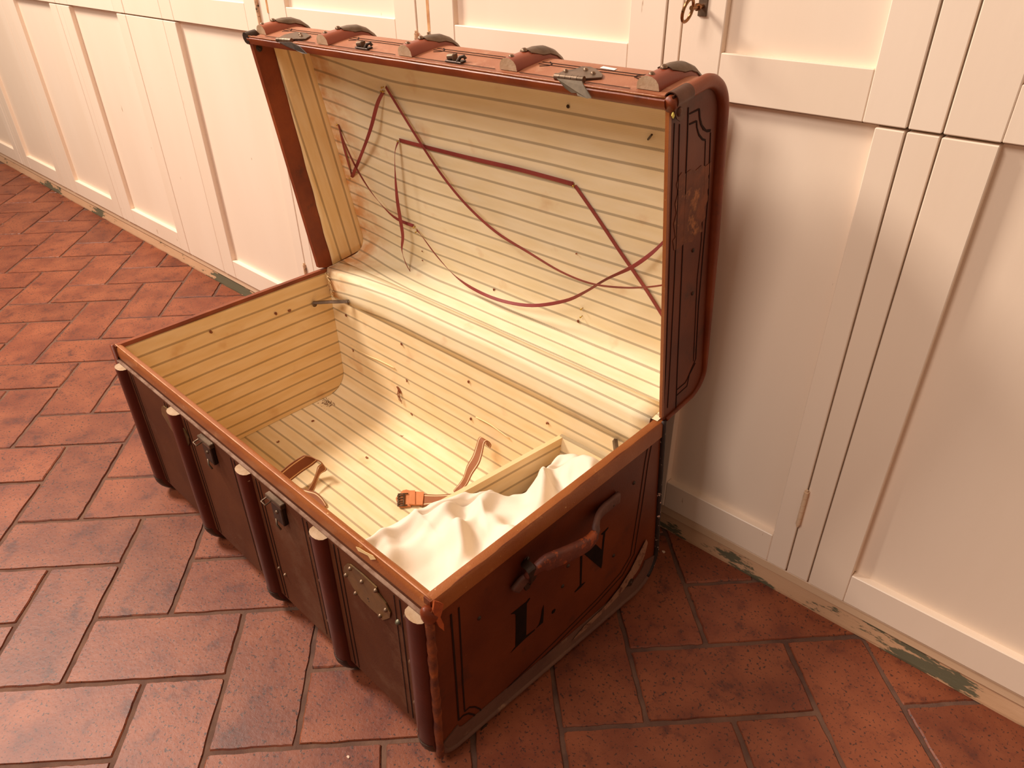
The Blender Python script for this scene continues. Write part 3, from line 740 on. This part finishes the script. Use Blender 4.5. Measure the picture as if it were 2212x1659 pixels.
# mouth binding along the top edge
b = MB(); rings = []
for i in range(61):
    x = X0+.003+(X1-X0-.006)*i/60; j = .0005*noise.noise(V3((x*25, 0, 0)))
    rings.append([lid(x, .4900+j, .004), lid(x, .4900+j, -.0035), lid(x, .4875+j, -.0065), lid(x, .481+j, -.0060), lid(x, .4765+j, -.003), lid(x, .477, .006)])
b.sweep(rings); b.build('mouth_binding', leather, trunk, 'auto')
b = MB(); b.tube([lid(X0+.003+(X1-X0-.006)*i/60, .4906+.0004*noise.noise(V3((i*.9, 0, 0))), -.0042) for i in range(61)], .0014, 6); b.build('mouth_bead', rimleather, trunk, True)
# front edge binding strips at the two lid ends
b = MB(); rings = [[lid(.0010, u, -.0022), lid(-.0040, u, -.0022), lid(-.0040, u, .003), lid(.0010, u, .003)] for u in [.003+.478*i/20 for i in range(21)]]; b.sweep(rings); b.build('mouth_binding', rimleather, trunk)
# lid lining
lp_ = lprof(.0075); lp_ = [(.4755, -.001), (.4800, .012)]+lp_[3:-3]+[(-.0050, .060), (-.0030, .012), (-.0028, -.006)]
P = []; LL = []
Lr = plen(lp_)
iu = next(i for i, p in enumerate(lp_) if abs(p[1]-.1135) < .0005)      # start of straight back
v_at = Lr[iu]; u_at = lp_[iu][0]
def lsheet_lid():
    pr = lp_; L = Lr; vs = []; uv = []; fs = []; P = []; LL = []; nx = 60
    for k in range(len(pr)-1):
        m_ = max(1, int((L[k+1]-L[k])/.015))
        for j in range(m_):
            t = j/m_; P.append((pr[k][0]+(pr[k+1][0]-pr[k][0])*t, pr[k][1]+(pr[k+1][1]-pr[k][1])*t)); LL.append(L[k]+(L[k+1]-L[k])*t)
    P.append(pr[-1]); LL.append(L[-1]); n = len(P)
    for i in range(nx+1):
        x = X0+.0115+(X1-X0-.0160)*i/nx; e = max(0, (-.80-x)/.09)
        for p, l in zip(P, LL):
            v_ = p[1]; u_ = p[0]
            if v_ > .05: v_ -= .006*e*e        # cloth rounds off into the left end
            w_ = .0011*noise.noise(V3((x*7, l*16, 1.3)))
            vs.append(lid(x, u_, v_+w_*(v_ > .05))); uv.append((x, u_at-(l-v_at)))
    for i in range(nx):
        for k in range(n-1): fs.append((i*n+k, i*n+k+1, (i+1)*n+k+1, (i+1)*n+k))
    return mesh('lid_lining', vs, fs, lin_lid, trunk, True, uv)
lsheet_lid()
def lid_end_lining(x, v0t, v0b):
    pr = lprof(.0078); vs = []; uv = []; fs = []; rows = 30; K = 10; n_ = K+1
    for r in range(rows+1):
        u = -.002+(.4795+.002)*r/rows; vf = v0b+(v0t-v0b)*r/rows+.002*noise.noise(V3((u*20, 0, 0)))
        # back limit
        vm = .1132; T, B_ = .4812, -.0053
        if u > T-.045: vm = .1132-.045+math.sqrt(max(0, .045**2-(u-(T-.045))**2))
        if u < B_+.035: vm = .1132-.035+math.sqrt(max(0, .035**2-((B_+.035)-u)**2))
        for k in range(n_):
            v = vf+(vm-vf)*k/K; vs.append(lid(x, u, v)); uv.append((u, v-.004-u*.0))
    for r in range(rows):
        for k in range(K): fs.append((r*n_+k, r*n_+k+1, (r+1)*n_+k+1, (r+1)*n_+k))
    return mesh('lid_end_lining', vs, fs, lin_end, trunk, True, uv)
o = lid_end_lining(X0+.0118, .038, .010)
md = o.modifiers.new('thickness', 'SOLIDIFY'); md.thickness = .0012; md.offset = 0
lid_end_lining(X1-.0050, .006, .006)

# lid slats with caps
def lid_path(x, v0):
    out = []; T, d, rt = .4890, .1210, .050
    for v in (v0, .03, .046, d-rt): out.append((lid(x, T, v), HU.copy()))
    for a in range(15, 91, 15):
        r = math.radians(a); out.append((lid(x, T-rt+rt*math.cos(r), d-rt+rt*math.sin(r)), (HU*math.cos(r)+HV*math.sin(r))))
    for u in (.34, .22): out.append((lid(x, u, d), HV.copy()))
    return out
LSX = [-.8360, -.6415, -.4390, -.2340, -.0235]
LSP = [lidp(q, u=.4890) for q in [(568, 73), (697, 96), (875, 121), (1098, 152), (1399, 194)]]
LSX = [p.x for p in LSP]; LSV = [(p-HO) @ HV+.0137*(.4890/.49)*(-p.x/.9) for p in LSP]
print('lid slats', [round(a, 4) for a in LSX], [round(a, 4) for a in LSV])
for k, x in enumerate(LSX):
    LH = [1, 1, .97, .92, .86, .78, .68, .58, .46, .36, .30, .30]; P = lid_path(x, min(.019, LSV[k])); s_ = dsweep(P, .032 if k else .030, .0160, 'lid_slat', woodred, trunk, x, hs=LH)
    cap = P[2:11]; b = MB(); rings = []
    for ci, (p, n_) in enumerate(cap):
        f = .55 if ci == 0 else 1.0; a0 = math.pi*(.5-.42*f)
        if ci == 0: p = p.lerp(cap[1][0], .25)
        seq = [a0+(math.pi-2*a0)*j/8 for j in range(9)]; hh = LH[ci+2]*.0160
        rings.append([p+V3((1, 0, 0))*(-math.cos(a)*.0160)+n_*(math.sin(a)**.75*hh+.0002) for a in seq]+[p+V3((1, 0, 0))*(-math.cos(a)*.0168)+n_*(math.sin(a)**.75*hh+.0014) for a in reversed(seq)])
    b.sweep(rings); cp2 = b.build('metal_cap', metal, s_, 'auto')
    c, n_ = P[2]; rivets([c.lerp(P[3][0], .12)+n_*.0160], .0050, rivetm, s_, n_, h=.0040)
    c, n_ = P[0]; rivets([c.lerp(P[1][0], .55)+n_*.0152], .0042, rivetm, s_, n_, h=.0034)
# painted lines on lid top
for v, a, b_ in ((.012, 0, 0), (.052, 0, 0), (.060, 0, 0)):
    for k in range(4):
        xa, xb = LSX[k]+.022, LSX[k+1]-.022
        line_on('painted_border', [lid(xa+(xb-xa)*i/4, .4893, v) for i in range(5)], HU, .0013, linemat, trunk)
for k in range(4):
    for xx, s2 in ((LSX[k]+.030, 1), (LSX[k+1]-.030, -1)):
        line_on('painted_border', [lid(xx, .4893, .044), lid(xx+.012*s2, .4893, .050), lid(xx+.012*s2, .4893, .056), lid(xx+.002*s2, .4893, .064)], HU, .0016, linemat, trunk)
# sticker
b = MB(); b.prism([lidp(q, u=.4895) for q in [(1296, 147), (1303, 143.5), (1333, 149), (1327, 152)]], HU*.0004); b.build('paper_sticker', paperm, trunk, label='small white paper sticker on the lid')
# hasps
def hasp(plate, barrel, tongue, riv, lb, dark=False):
    b = MB(); b.prism([lidp(q, u=.4900) for q in plate], HU*.0018); h = b.build('hasp', metal, trunk, label=lb)
    b = MB(); p0, p1 = lidp(barrel[0], u=.4935), lidp(barrel[1], u=.4935); n = 5
    for i in range(n): b.tube([p0.lerp(p1, i/n+.006), p0.lerp(p1, (i+1)/n-.006)], .0042, 10)
    b.build('hasp_barrel', metal, h, 'auto')
    b = MB(); P = [onp(q, HV, HO+HV*vv) for q, vv in tongue]
    b.prism(P, -HV*.0014); b.build('hasp_tongue', darkmetal if dark else tonguem, h)
    rivets([lidp(q, u=.4915) for q in riv], .0036, rivetm, h, HU, h=.0038)
    return h
hasp([(1206, 161), (1222, 154), (1243, 152), (1258, 146), (1275, 147), (1288, 152), (1302, 163), (1300, 170), (1282, 171), (1262, 172), (1215, 166)], [(1199, 165), (1262, 172)],
     [((1204, 169), -.012), ((1258, 175), -.012), ((1263, 186), -.016), ((1279, 211), -.024), ((1270, 212), -.024), ((1249, 206), -.022), ((1247, 200), -.020), ((1236, 200), -.019), ((1222, 190), -.016)], [(1222, 155), (1265, 152), (1281, 160)], 'steel hasp hanging open at the right of the lid')
hasp([(600, 85), (615, 77), (640, 71), (660, 73), (672, 79), (660, 86), (640, 86), (625, 87)], [(599, 86), (630, 88)],
     [((602, 90), -.030), ((630, 91), -.030), ((648, 100), -.034), ((664, 116), -.040), ((655, 115), -.040), ((640, 108), -.036), ((620, 100), -.033)], [(649, 75), (651, 79)], 'dark steel hasp hanging open at the left of the lid', True)
for q in ((786, 104), (984, 133)):
    c = lidp(q, u=.4890); b = MB(); b.bevbox(c.x-.017, c.x+.017, -.006, .006, 0, .0022, .0008, lambda x, y, z: lid(x, .4890+z, 0)+HV*(y+(c-HO) @ HV+.0137*((.4890)/.49)*(-x/.9)))
    t = b.build('cleat', darkmetal, trunk, label='small iron cleat on the lid edge')
    b = MB(); b.tube([c+V3((-.013, 0, 0))+HU*.005, c+V3((-.001, 0, 0))+HU*.007], [.0046, .0040], 10); b.bevbox(0, .0022, -.005, .005, 0, .0105, .0006, lambda x, y, z: c+V3((x-.001, 0, 0))+HV*y+HU*z); b.build('cleat_knuckle', metal, t, 'auto')
    b = MB(); b.tube([c+V3((.008, 0, 0))+HV*-.004+HU*.001, c+V3((.011, 0, 0))+HU*.007, c+V3((.016, 0, 0))+HV*.003+HU*.008, c+V3((.018, 0, 0))+HV*.004+HU*.004], .0026, 8); b.build('cleat_hook', darkmetal, t, 'auto')
# corner brackets
bw = mat('brown_bracket', srgb(96, 60, 44), .4, .55, var=srgb(80, 48, 34), vscale=30, bump=.25, bscale=100)
b = MB(); rings = []
cb = [lid(.0015, .4862, v) for v in (.002, .032)]
for v in (.001, .010, .020, .030, .034):
    c = lid(.0015, .4862, v); r_ = .0102
    ring = [c+(V3((1, 0, 0))*math.sin(a)+HU*math.cos(a))*r_ for a in [math.radians(-100+15*i) for i in range(16)]]
    ring2 = [c+(V3((1, 0, 0))*math.sin(a)+HU*math.cos(a))*(r_-.0013) for a in [math.radians(-100+15*i) for i in range(15, -1, -1)]]
    rings.append(ring+ring2)
b.sweep(rings); br = b.build('corner_bracket', bw, trunk, 'auto', label='brown metal corner bracket on the lid')
b = MB(); P = [onp(q, (1, 0, 0), (.0048, 0, 0)) for q in [(1451, 208), (1470, 195), (1486, 190), (1488, 214), (1481, 232), (1478, 246), (1474, 257), (1467, 262), (1460, 257), (1456, 245), (1455, 228)]]
b.prism(P, (.0016, 0, 0)); b.build('bracket_tab', bw, br)
rivets([onp((1468, 241), (1, 0, 0), (.0064, 0, 0))], .0058, bw, br, h=.003); rivets([onp((1468, 246), (1, 0, 0), (.0068, 0, 0))], .0022, darkmetal, br)
b = MB(); P = [onp(q, (1, 0, 0), (.006, 0, 0)) for q in [(1452, 243), (1454, 242), (1456, 250), (1453, 256), (1450, 250)]]; b.prism(P, (.001, 0, 0)); b.build('wax_crumb', mat('yellow_wax', srgb(232, 216, 104), .6), trunk)
c = lid(X0, .492, .0); b = MB(); b.tube([lid(X0+.0, .4870, v) for v in (-.006, .004, .016)], .0105, 10); b.build('corner_bracket', darkmetal, trunk, 'auto')
P_ = onp((560, 104), (1, 0, 0), (X0+.0105, 0, 0)); b = MB(); b.dome(P_, (1, 0, 0), .0065, .0012, 14); b.dome(P_+V3((.001, 0, 0)), (1, 0, 0), .0028, .002); b.build('rivet', darkmetal, trunk, True)

# painted lines, label remains on the right lid end
le = lambda q: onp(q, (1, 0, 0), (.0003, 0, 0))
def lline(pts, wd): line_on('painted_border', [le(q) for q in pts], (1, 0, 0), wd, linemat, trunk)
lline([(1457, 266), (1451, 420), (1445, 600), (1439, 780), (1434, 871)], .0012)
lline([(1468, 268), (1464, 420), (1457, 600), (1448, 780), (1442, 881)], .0014)
lline([(1487, 232), (1485, 300), (1480, 420), (1472, 600), (1464, 780), (1460, 883)], .0018)
lline([(1535, 286), (1530, 420), (1520, 530), (1509, 660), (1503, 775), (1484, 820), (1480, 827), (1461, 843)], .0016)
lline([(1524, 304), (1520, 420), (1515, 520), (1506, 605), (1498, 780)], .0010)
lline([(1502, 784), (1489, 810), (1484, 834), (1461, 855)], .0016)
b = MB()
z1 = lambda L: [le((1380+x/9.217, 140+y/9.217)) for x, y in L]
for L in ([(1008, 965), (1190, 868), (1212, 862), (1200, 900), (1012, 990)], [(1008, 1170), (1145, 1104), (1160, 1110), (1150, 1140), (1008, 1200)],
          [(1190, 880), (1215, 885), (1226, 1050), (1262, 1190), (1340, 1290), (1430, 1280), (1425, 1330), (1360, 1345), (1280, 1300), (1225, 1190), (1200, 1050)],
          [(1142, 1120), (1160, 1120), (1168, 1250), (1205, 1370), (1270, 1460), (1330, 1480), (1325, 1520), (1260, 1500), (1190, 1410), (1150, 1260)]):
    b.prism(z1(L), (.0004, 0, 0))
b.build('painted_scroll', linemat, trunk)
b = MB(); b.prism([le(q) for q in [(1467, 380), (1473, 372), (1480, 375), (1492, 366), (1503, 368), (1515, 357), (1524, 359), (1536, 349), (1535, 370), (1529, 380), (1533, 400), (1527, 412), (1530, 430), (1521, 448), (1524, 468), (1514, 482), (1517, 500), (1504, 508), (1495, 522), (1478, 525), (1468, 536), (1456, 541), (1453, 520), (1459, 512), (1455, 485), (1461, 460), (1458, 440), (1465, 415), (1461, 400)]], (.0004, 0, 0)); b.build('label_remains', patchm, trunk, label='torn remains of a paper label')
rivets([le(q) for q in [(1497, 541), (1496, 634)]], .0030, darkmetal)

# ---------------------------------------------------------------- ribbons, pins and nail ends inside the lid
LVN = -HV
LI = .1122
def lidpt(q, v=LI): return lidp(q, v=v)
def ribbon(pts, wd, name='ribbon', label=None, tw=None):
    """pts: (px, py, v) ; a flat tape with a little twist"""
    P = smooth_line([lidpt((a, b_), v-.0062) for a, b_, v in pts], 5); A, B_ = [], []
    for i, p in enumerate(P):
        t = (P[min(i+1, len(P)-1)]-P[max(i-1, 0)]).normalized(); n = LVN
        s_ = n.cross(t).normalized(); k = i/(len(P)-1)
        ang = (tw(k) if tw else .25*math.sin(k*9)); s_ = s_*math.cos(ang)+n*math.sin(ang)
        A.append(p-s_*wd*.57); B_.append(p+s_*wd*.57)
    return strip(name, A, B_, ribbonm, trunk, .0006, label=label)
ribbon([(731, 269, .117), (738, 300, .114), (750, 345, .113), (760, 383, .116)], .0045, label='maroon ribbon nailed inside the lid')
ribbon([(731, 269, .117), (745, 310, .108), (772, 367, .104), (808, 423, .104), (850, 468, .108), (893, 488, .116)], .0060, tw=lambda k: 1.0*math.sin(k*math.pi*1.1+.3))
ribbon([(760, 383, .116), (780, 335, .106), (800, 280, .102), (815, 225, .108), (827, 200, .116)], .0062, tw=lambda k: .5-.5*math.sin(k*5))
ribbon([(833, 187, .116), (850, 215, .114), (900, 296, .110), (950, 372, .107), (1005, 440, .103), (1070, 500, .098), (1143, 546, .094), (1210, 586, .090), (1275, 612, .088), (1340, 621, .088), (1400, 620, .090), (1455, 612, .096)], .0064, tw=lambda k: .9*max(0, k-.45)*1.8+.1)
ribbon([(863, 303, .117), (1000, 338, .1165), (1120, 366, .1165), (1239, 398, .117)], .0068, tw=lambda k: .05*math.sin(9*k))
ribbon([(1242, 401, .117), (1290, 470, .1165), (1340, 545, .1165), (1395, 625, .1165), (1436, 690, .117), (1450, 712, .117)], .0066, tw=lambda k: .1)
ribbon([(860, 306, .116), (853, 330, .106), (854, 380, .102), (858, 430, .100), (864, 470, .099), (870, 510, .097), (868, 540, .096), (878, 572, .096), (895, 600, .098)], .0062, tw=lambda k: .7*math.sin(k*8.5+.5))
ribbon([(900, 496, .116), (915, 515, .110), (945, 555, .103), (985, 598, .097), (1030, 628, .094), (1085, 650, .092), (1150, 660, .091), (1220, 650, .091), (1265, 630, .092), (1310, 603, .094), (1365, 577, .098), (1410, 545, .104), (1445, 510, .112)], .0056, tw=lambda k: .9*math.sin(k*11))
for q in [(828, 188), (826, 196), (830, 197), (731, 268), (862, 304), (1241, 400), (896, 490), (901, 500), (758, 384), (1258, 666), (1257, 683)]:
    b = MB(); p = lidpt(q, LI); b.tube([p+HV*.003, p-HV*.0045], .0008, 6); b.dome(p-HV*.004, LVN, .0021, .0018, 8, 2); b.build('brass_pin', brass, trunk, True)
c = lidpt((1227, 230)); rivets([c], .0030, darkmetal, trunk, LVN)
p = lidpt((1400, 301)); q_ = lidpt((1408, 291), .100); b = MB(); b.tube([p, q_], .0016, 6); b.build('bent_nail', darkmetal, trunk)
nailm = mat('rusty_nail_end', srgb(120, 62, 34), .7, .2, var=srgb(160, 96, 56), vscale=200)
def nail(p, n, r=.0035):
    b = MB(); n = V3(n); a = n.orthogonal().normalized(); c_ = n.cross(a); ph = random.uniform(0, 6)
    pts = [V3(p)+n*.0006+(a*math.cos(ph+t)+c_*math.sin(ph+t))*r*.8 for t in [i*.7 for i in range(7)]]
    b.tube(pts, [.0005]+[.0011]*5+[.0005], 5); b.dome(V3(p), n, r*.5, .0006, 8, 2); return b.build('clenched_nail', nailm, trunk, True)
for q in [(1068, 626), (1250, 694), (789, 510), (913, 562), (912, 543), (1245, 547)]: nail(lidpt(q, LI-.001), LVN, .0032 if q[0] in (1068, 1250, 789) else .0014)
for q in [(595, 678), (625, 670), (456, 716), (723, 853)]: nail(onp(q, (1, 0, 0), (X0+.0158, 0, 0)), (1, 0, 0), .0042)
for q in [(748, 681), (868, 743), (762, 757), (878, 822), (1013, 825), (1018, 905), (1183, 915), (889, 895)]: nail(onp(q, (0, 1, 0), (0, D-.0125, 0)), (0, -1, 0), .0034)
for q in [(600, 954), (676, 910), (793, 988), (869, 941), (1020, 976)]: nail(fl(q, .0245), (0, 0, 1), .0036)
# the torn hole with loose fibres on the back wall
hc = onp((862, 842), (0, 1, 0), (0, D-.0125, 0)); b = MB()
b.prism([hc+V3((dx, 0, dz)) for dx, dz in [(-.008, .006), (-.002, .008), (.006, .000), (.008, -.007), (.002, -.008), (-.003, -.001)]], (0, -.0012, 0))
for k in range(5): b.tube([hc+V3((random.uniform(-.004, .004), -.001, 0)), hc+V3((random.uniform(-.006, .008), -.005, -.012)), hc+V3((random.uniform(0, .010), -.003, -.024-k*.002))], .0006, 4)
b.build('torn_hole', nailm, trunk)
for L in ([(757, 745), (790, 766), (820, 779), (852, 795)], [(1028, 901), (1060, 918), (1100, 947)]):
    b = MB(); b.tube([p for p in smooth_line([onp(q, (0, 1, 0), (0, D-.0135, 0)) for q in L], 4)], .0011, 6); b.build('loose_thread', threadm, trunk, True)
rt = onp((722, 590), (0, 1, 0), (0, .468, 0)); b = MB()
for k in range(26):
    z = .338-.058*k/26; x = X0+.018+.010*k/26; a = V3((x, .468, z)); b.tube(smooth_line([a, a+V3((random.uniform(0, .012), random.uniform(-.006, 0), random.uniform(-.006, .006))), a+V3((random.uniform(-.004, .014), random.uniform(-.004, 0), random.uniform(-.010, 0)))], 3), .00045, 4)
b.build('frayed_threads', threadm, trunk, kind='stuff')

# stays
def stay(p0, p1, up_, tip0, tip1, lb):
    b = MB(); t = (p1-p0).normalized(); u_ = (up_-t*(up_ @ t)).normalized(); s_ = t.cross(u_)
    sec = [(-.0045, .0), (-.0045, .0012), (0, .0040), (.0045, .0012), (.0045, 0), (0, .0026)]
    b.sweep([[p+s_*a+u_*c for a, c in sec] for p in (p0, p0.lerp(p1, .5)+u_*.0012, p1)])
    o = b.build('lid_stay', metal, trunk, 'auto', label=lb)
    b = MB(); b.dome(p0+tip0*.002-u_*.005, tip0, .0062, .0022, 12); b.dome(p1+tip1*.002-u_*.004, tip1, .0052, .0022, 12); b.dome(p0+tip0*.004-u_*.005, tip0, .0026, .002); b.build('stay_pivot', metal, o, True)
    return o
stay(V3((-.884, .4214, .2775)), V3((-.8105, .4665, .2885)), V3((.3, -.5, 1)), V3((1, 0, 0)), V3((0, -1, 0)), 'folded steel lid stay at the left')
stay(V3((-.018, .400, .286)), V3((-.0735, .4660, .276)), V3((-.3, -.5, 1)), V3((-1, 0, 0)), V3((0, -1, 0)), 'folded steel lid stay at the right')

# ---------------------------------------------------------------- webbing straps
def pz(q, z): return fl(q, z)
# left strap: wide band rising from the front wall, folded, twisting down
A = [pz((600, 1025), .075), pz((622, 1006), .078), pz((640, 993), .080), pz((655, 984), .080)]
B_ = [pz((626, 1040), .045), pz((655, 1018), .048), pz((675, 1005), .052), pz((688, 994), .060)]
Af = [A[0]+(A[0]-A[1])*1.4]+A; Bf = [B_[0]+(B_[0]-B_[1])*1.4]+B_
st = strip('webbing_strap', Af, Bf, strapd, trunk, .0014, 4, label='brown webbing strap at the left')
A = [pz((655, 984), .080), pz((672, 984), .082), pz((686, 991), .080), pz((697, 1001), .070), pz((696, 1012), .062), pz((688, 1018), .060), pz((680, 1035), .052), pz((672, 1048), .045), pz((661, 1068), .036)]
B_ = [pz((686, 996), .060), pz((684, 995), .060), pz((690, 999), .058), pz((696, 1003), .052), pz((706, 1015), .045), pz((688, 1030), .040), pz((683, 1040), .036), pz((678, 1052), .032), pz((669, 1072), .030)]
A = [pz((655, 984), .080), pz((668, 985), .081), pz((683, 993), .078), pz((695, 1001), .070), pz((686, 1008), .060), pz((683, 1020), .056), pz((677, 1036), .048), pz((668, 1052), .042), pz((656, 1070), .034)]
B_ = [pz((688, 994), .060), pz((691, 996), .062), pz((695, 999), .064), pz((698, 1003), .062), pz((706, 1015), .050), pz((692, 1024), .046), pz((685, 1040), .040), pz((680, 1056), .034), pz((672, 1070), .030)]
strip('strap_fold', A, B_, strapm, st, .0014, 4)
A = [pz((650, 1054), .040), pz((668, 1059), .042), pz((684, 1064), .040), pz((697, 1076), .034), pz((706, 1092), .027)]
B_ = [pz((640, 1085), .030), pz((655, 1086), .030), pz((668, 1090), .028), pz((682, 1098), .026), pz((694, 1106), .025)]
strip('strap_tail', A, B_, strapm, st, .0014, 4)
# right strap: from a loop on the back wall down to the partition, then to the buckle
A = [onp((1059, 968), (0, 1, 0), (0, .462, 0)), onp((1061, 961), (0, 1, 0), (0, .452, 0)), onp((1054, 953), (0, 1, 0), (0, .444, 0)), onp((1047, 957), (0, 1, 0), (0, .436, 0)), onp((1042, 980), (0, 1, 0), (0, .425, 0)), onp((1035, 1002), (0, 1, 0), (0, .41, 0)), onp((1020, 1025), (0, 1, 0), (0, .395, 0)), onp((1010, 1045), (0, 1, 0), (0, .385, 0)), pz((1001, 1056), .045), pz((985, 1068), .040)]
B_ = [onp((1048, 958), (0, 1, 0), (0, .462, 0)), onp((1048, 952), (0, 1, 0), (0, .455, 0)), onp((1044, 947), (0, 1, 0), (0, .448, 0)), onp((1035, 945), (0, 1, 0), (0, .440, 0)), onp((1028, 965), (0, 1, 0), (0, .430, 0)), onp((1021, 985), (0, 1, 0), (0, .418, 0)), onp((1009, 1006), (0, 1, 0), (0, .405, 0)), onp((1002, 1028), (0, 1, 0), (0, .395, 0)), pz((994, 1042), .048), pz((979, 1060), .043)]
sr = strip('webbing_strap', A, B_, strapm, trunk, .0014, 4, label='brown webbing strap with buckle at the right')
A = [pz((985, 1065), .032), pz((965, 1068), .030), pz((940, 1069), .028), pz((912, 1067), .027)]
B_ = [pz((975, 1092), .030), pz((955, 1089), .028), pz((935, 1090), .027), pz((910, 1094), .026)]
A = [pz((996, 1056), .035)]+A; B_ = [pz((990, 1088), .032)]+B_
strip('strap_tail', A, B_, strapm, sr, .0014, 4)
def slab(px_, z, h, mt, nm, par):
    b = MB(); b.prism([fl(q, z) for q in px_], (0, 0, h)); return b.build(nm, mt, par)
slab([(916, 1065), (913, 1092), (896, 1092), (897, 1064)], .0272, .0030, tanl, 'strap_keeper', sr)
slab([(897, 1062), (897, 1092), (884, 1091), (885, 1062)], .0290, .0034, tanl, 'strap_keeper', sr)
slab([(888, 1062), (878, 1059), (870, 1061), (864, 1068), (859, 1072), (855, 1078), (858, 1088), (862, 1096), (870, 1097), (888, 1095)], .0252, .0022, tanl, 'strap_end', sr)
bk = MB()
bz = .0300
def bt(q0, q1, r_=.0013): bk.tube([fl(q0, bz), fl(q1, bz)], r_, 6)
bt((861, 1067), (860, 1093), .0018); bt((873, 1066), (872, 1092), .0016); bt((861, 1067), (882, 1066)); bt((860, 1093), (880, 1091), .0015)
for yy in (1071, 1077, 1083, 1088): bt((858, yy), (874, yy-1), .0013)
bk.build('buckle', metal, sr, True, label='steel roller buckle')

# ---------------------------------------------------------------- white cloth in the compartment
EL = [(.014, -.216), (.05, -.228), (.09, -.230), (.13, -.226), (.17, -.213), (.205, -.204), (.24, -.196), (.262, -.186), (.290, -.168), (.315, -.152), (.33, -.144), (.345, -.152), (.37, -.166), (.41, -.168), (.435, -.156), (.452, -.132), (.458, -.11)]
def interp(T, y):
    if y <= T[0][0]: return T[0][1]
    for (a, va), (b_, vb) in zip(T, T[1:]):
        if y <= b_:
            t = (y-a)/(b_-a); t = t*t*(3-2*t); return va+(vb-va)*t
    return T[-1][1]
def ridge(x, y, ang, wl, seed, sharp=2.0):
    c, s_ = math.cos(ang), math.sin(ang); w_ = noise.noise(V3((x*9+seed, y*9, seed)))*.055
    t = (x*c+y*s_+w_)/wl; return (1-abs(math.sin(math.pi*t)))**sharp
def soft(x, y, ang, wl, seed):
    c, s_ = math.cos(ang), math.sin(ang); w_ = noise.noise(V3((x*8+seed, y*8, seed)))*.06
    return (.5+.5*math.cos(2*math.pi*(x*c+y*s_+w_)/wl))**1.8
def cloth_z(x, y, d, zb):
    top = .232+.016*math.sin((y-.05)*10)+.012*math.cos(x*22)
    if y > .34: top += .022*math.exp(-((y-.415)/.05)**2)
    f = .026*soft(x, y, 1.15, .080, 3.1)*(.6+noise.noise(V3((x*10, y*10, 5)))) + .014*soft(x, y, .35, .055, 8.7)*(.5+noise.noise(V3((x*13, y*10, 9)))) + .018*soft(x, y, 2.3, .10, 4.4)*(.5+noise.noise(V3((x*8, y*9, 2)))) + .014*ridge(x, y, .9, .10, 6.2, 3)*(.5+noise.noise(V3((x*9, y*9, 4))))
    f += .007*noise.noise(V3((x*14, y*14, 0)))+.0014*noise.noise(V3((x*45, y*38, 7)))
    # one sewn seam
    sd = (x+.150)+.34*(y-.30)*-1.0; f -= .0065*math.exp(-(sd/.0028)**2)*(1 if y > .15 else 0)
    f -= .016*math.exp(-(((x+.085)/.016)**2+((y-.225)/.030)**2))
    r_ = .034; e = 1-(1-min(1, max(0, d)/r_))**2
    return zb+(top+f-zb)*math.sqrt(max(0, e))
vs = []; fs = []; NX, NY = 110, 190
for j in range(NY+1):
    y = .0145+(.4585-.0145)*j/NY; xl = interp(EL, y); zb = .2345 if y < .235 else max(.14, .2345-(y-.235)*2.4)
    for i in range(NX+1):
        t = (i/NX); t = t**1.35; x = xl+(-.0165-xl)*t; ed = min(x-xl, (y-.0145)*1.6+.012 if y < .03 else 1, (.4585-y)*1.2+.0)
        vs.append(V3((x, y, cloth_z(x, y, ed, zb))))
n1 = NX+1
for j in range(NY):
    for i in range(NX): fs.append((j*n1+i, j*n1+i+1, (j+1)*n1+i+1, (j+1)*n1+i))
base = len(vs)       # closed underside
for j in range(NY+1):
    y = vs[j*n1].y; zb = vs[j*n1].z
    wall_x = pA.x+(pB.x-pA.x)*((.464-y)/.4495)+.008
    for i in range(n1):
        p = vs[j*n1+i]; z = min(p.z-.0012, .2335 if p.x < wall_x else max(.030, .2335-(p.x-wall_x)*9))
        if p.x >= wall_x: z = min(z, zb-.002)
        vs.append(V3((p.x, p.y, max(z, .030))))
for j in range(NY):
    for i in range(NX): fs.append((base+j*n1+i, base+(j+1)*n1+i, base+(j+1)*n1+i+1, base+j*n1+i+1))
for j in range(NY):
    for i in (0, NX): a = j*n1+i; fs.append((a, a+n1, base+a+n1, base+a))
for i in range(NX):
    for j in (0, NY): a = j*n1+i; fs.append((a, a+1, base+a+1, base+a))
cl = mesh('cotton_sheet', vs, fs, cottonm, None, True)
tag(cl, 'crumpled white cotton sheet stuffed into the right compartment of the trunk', 'cloth')

# ---------------------------------------------------------------- crumbs and paint flakes
b = MB(); cc = V3((X0+.040, .398, .024))
for k in range(90):
    p = cc+V3((random.gauss(0, .012), random.gauss(0, .010), 0)); p.y = p.y if p.y < .412 else .80-p.y+.02; p.x = max(p.x, X0+.016); r_ = random.uniform(.0003, .0009)
    b.box(p.x-r_, p.x+r_, p.y-r_*.8, p.y+r_*.8, .0240, .0240+r_*1.2)
cr = b.build('wood_crumbs', crumbm, None, kind='stuff'); tag(cr, 'dark crumbs gathered in the back left corner of the trunk floor', 'debris')
for k, (q, sz, lb) in enumerate((((1433, 1193), .0038, 'pale paint flake lying on the tiles by the back corner of the trunk'), ((752, 1636), .0028, 'small grey pebble on the tiles at the bottom of the photo'))):
    c = fl(q, .0004); b = MB(); P = [c+V3((math.cos(a)*sz*random.uniform(.6, 1.1), math.sin(a)*sz*random.uniform(.5, .9), 0)) for a in [2*math.pi*i/8 for i in range(8)]]
    b.prism(P, (0, 0, .0016)); o = b.build('paint_flake' if k == 0 else 'pebble', flakem); tag(o, lb, 'debris')
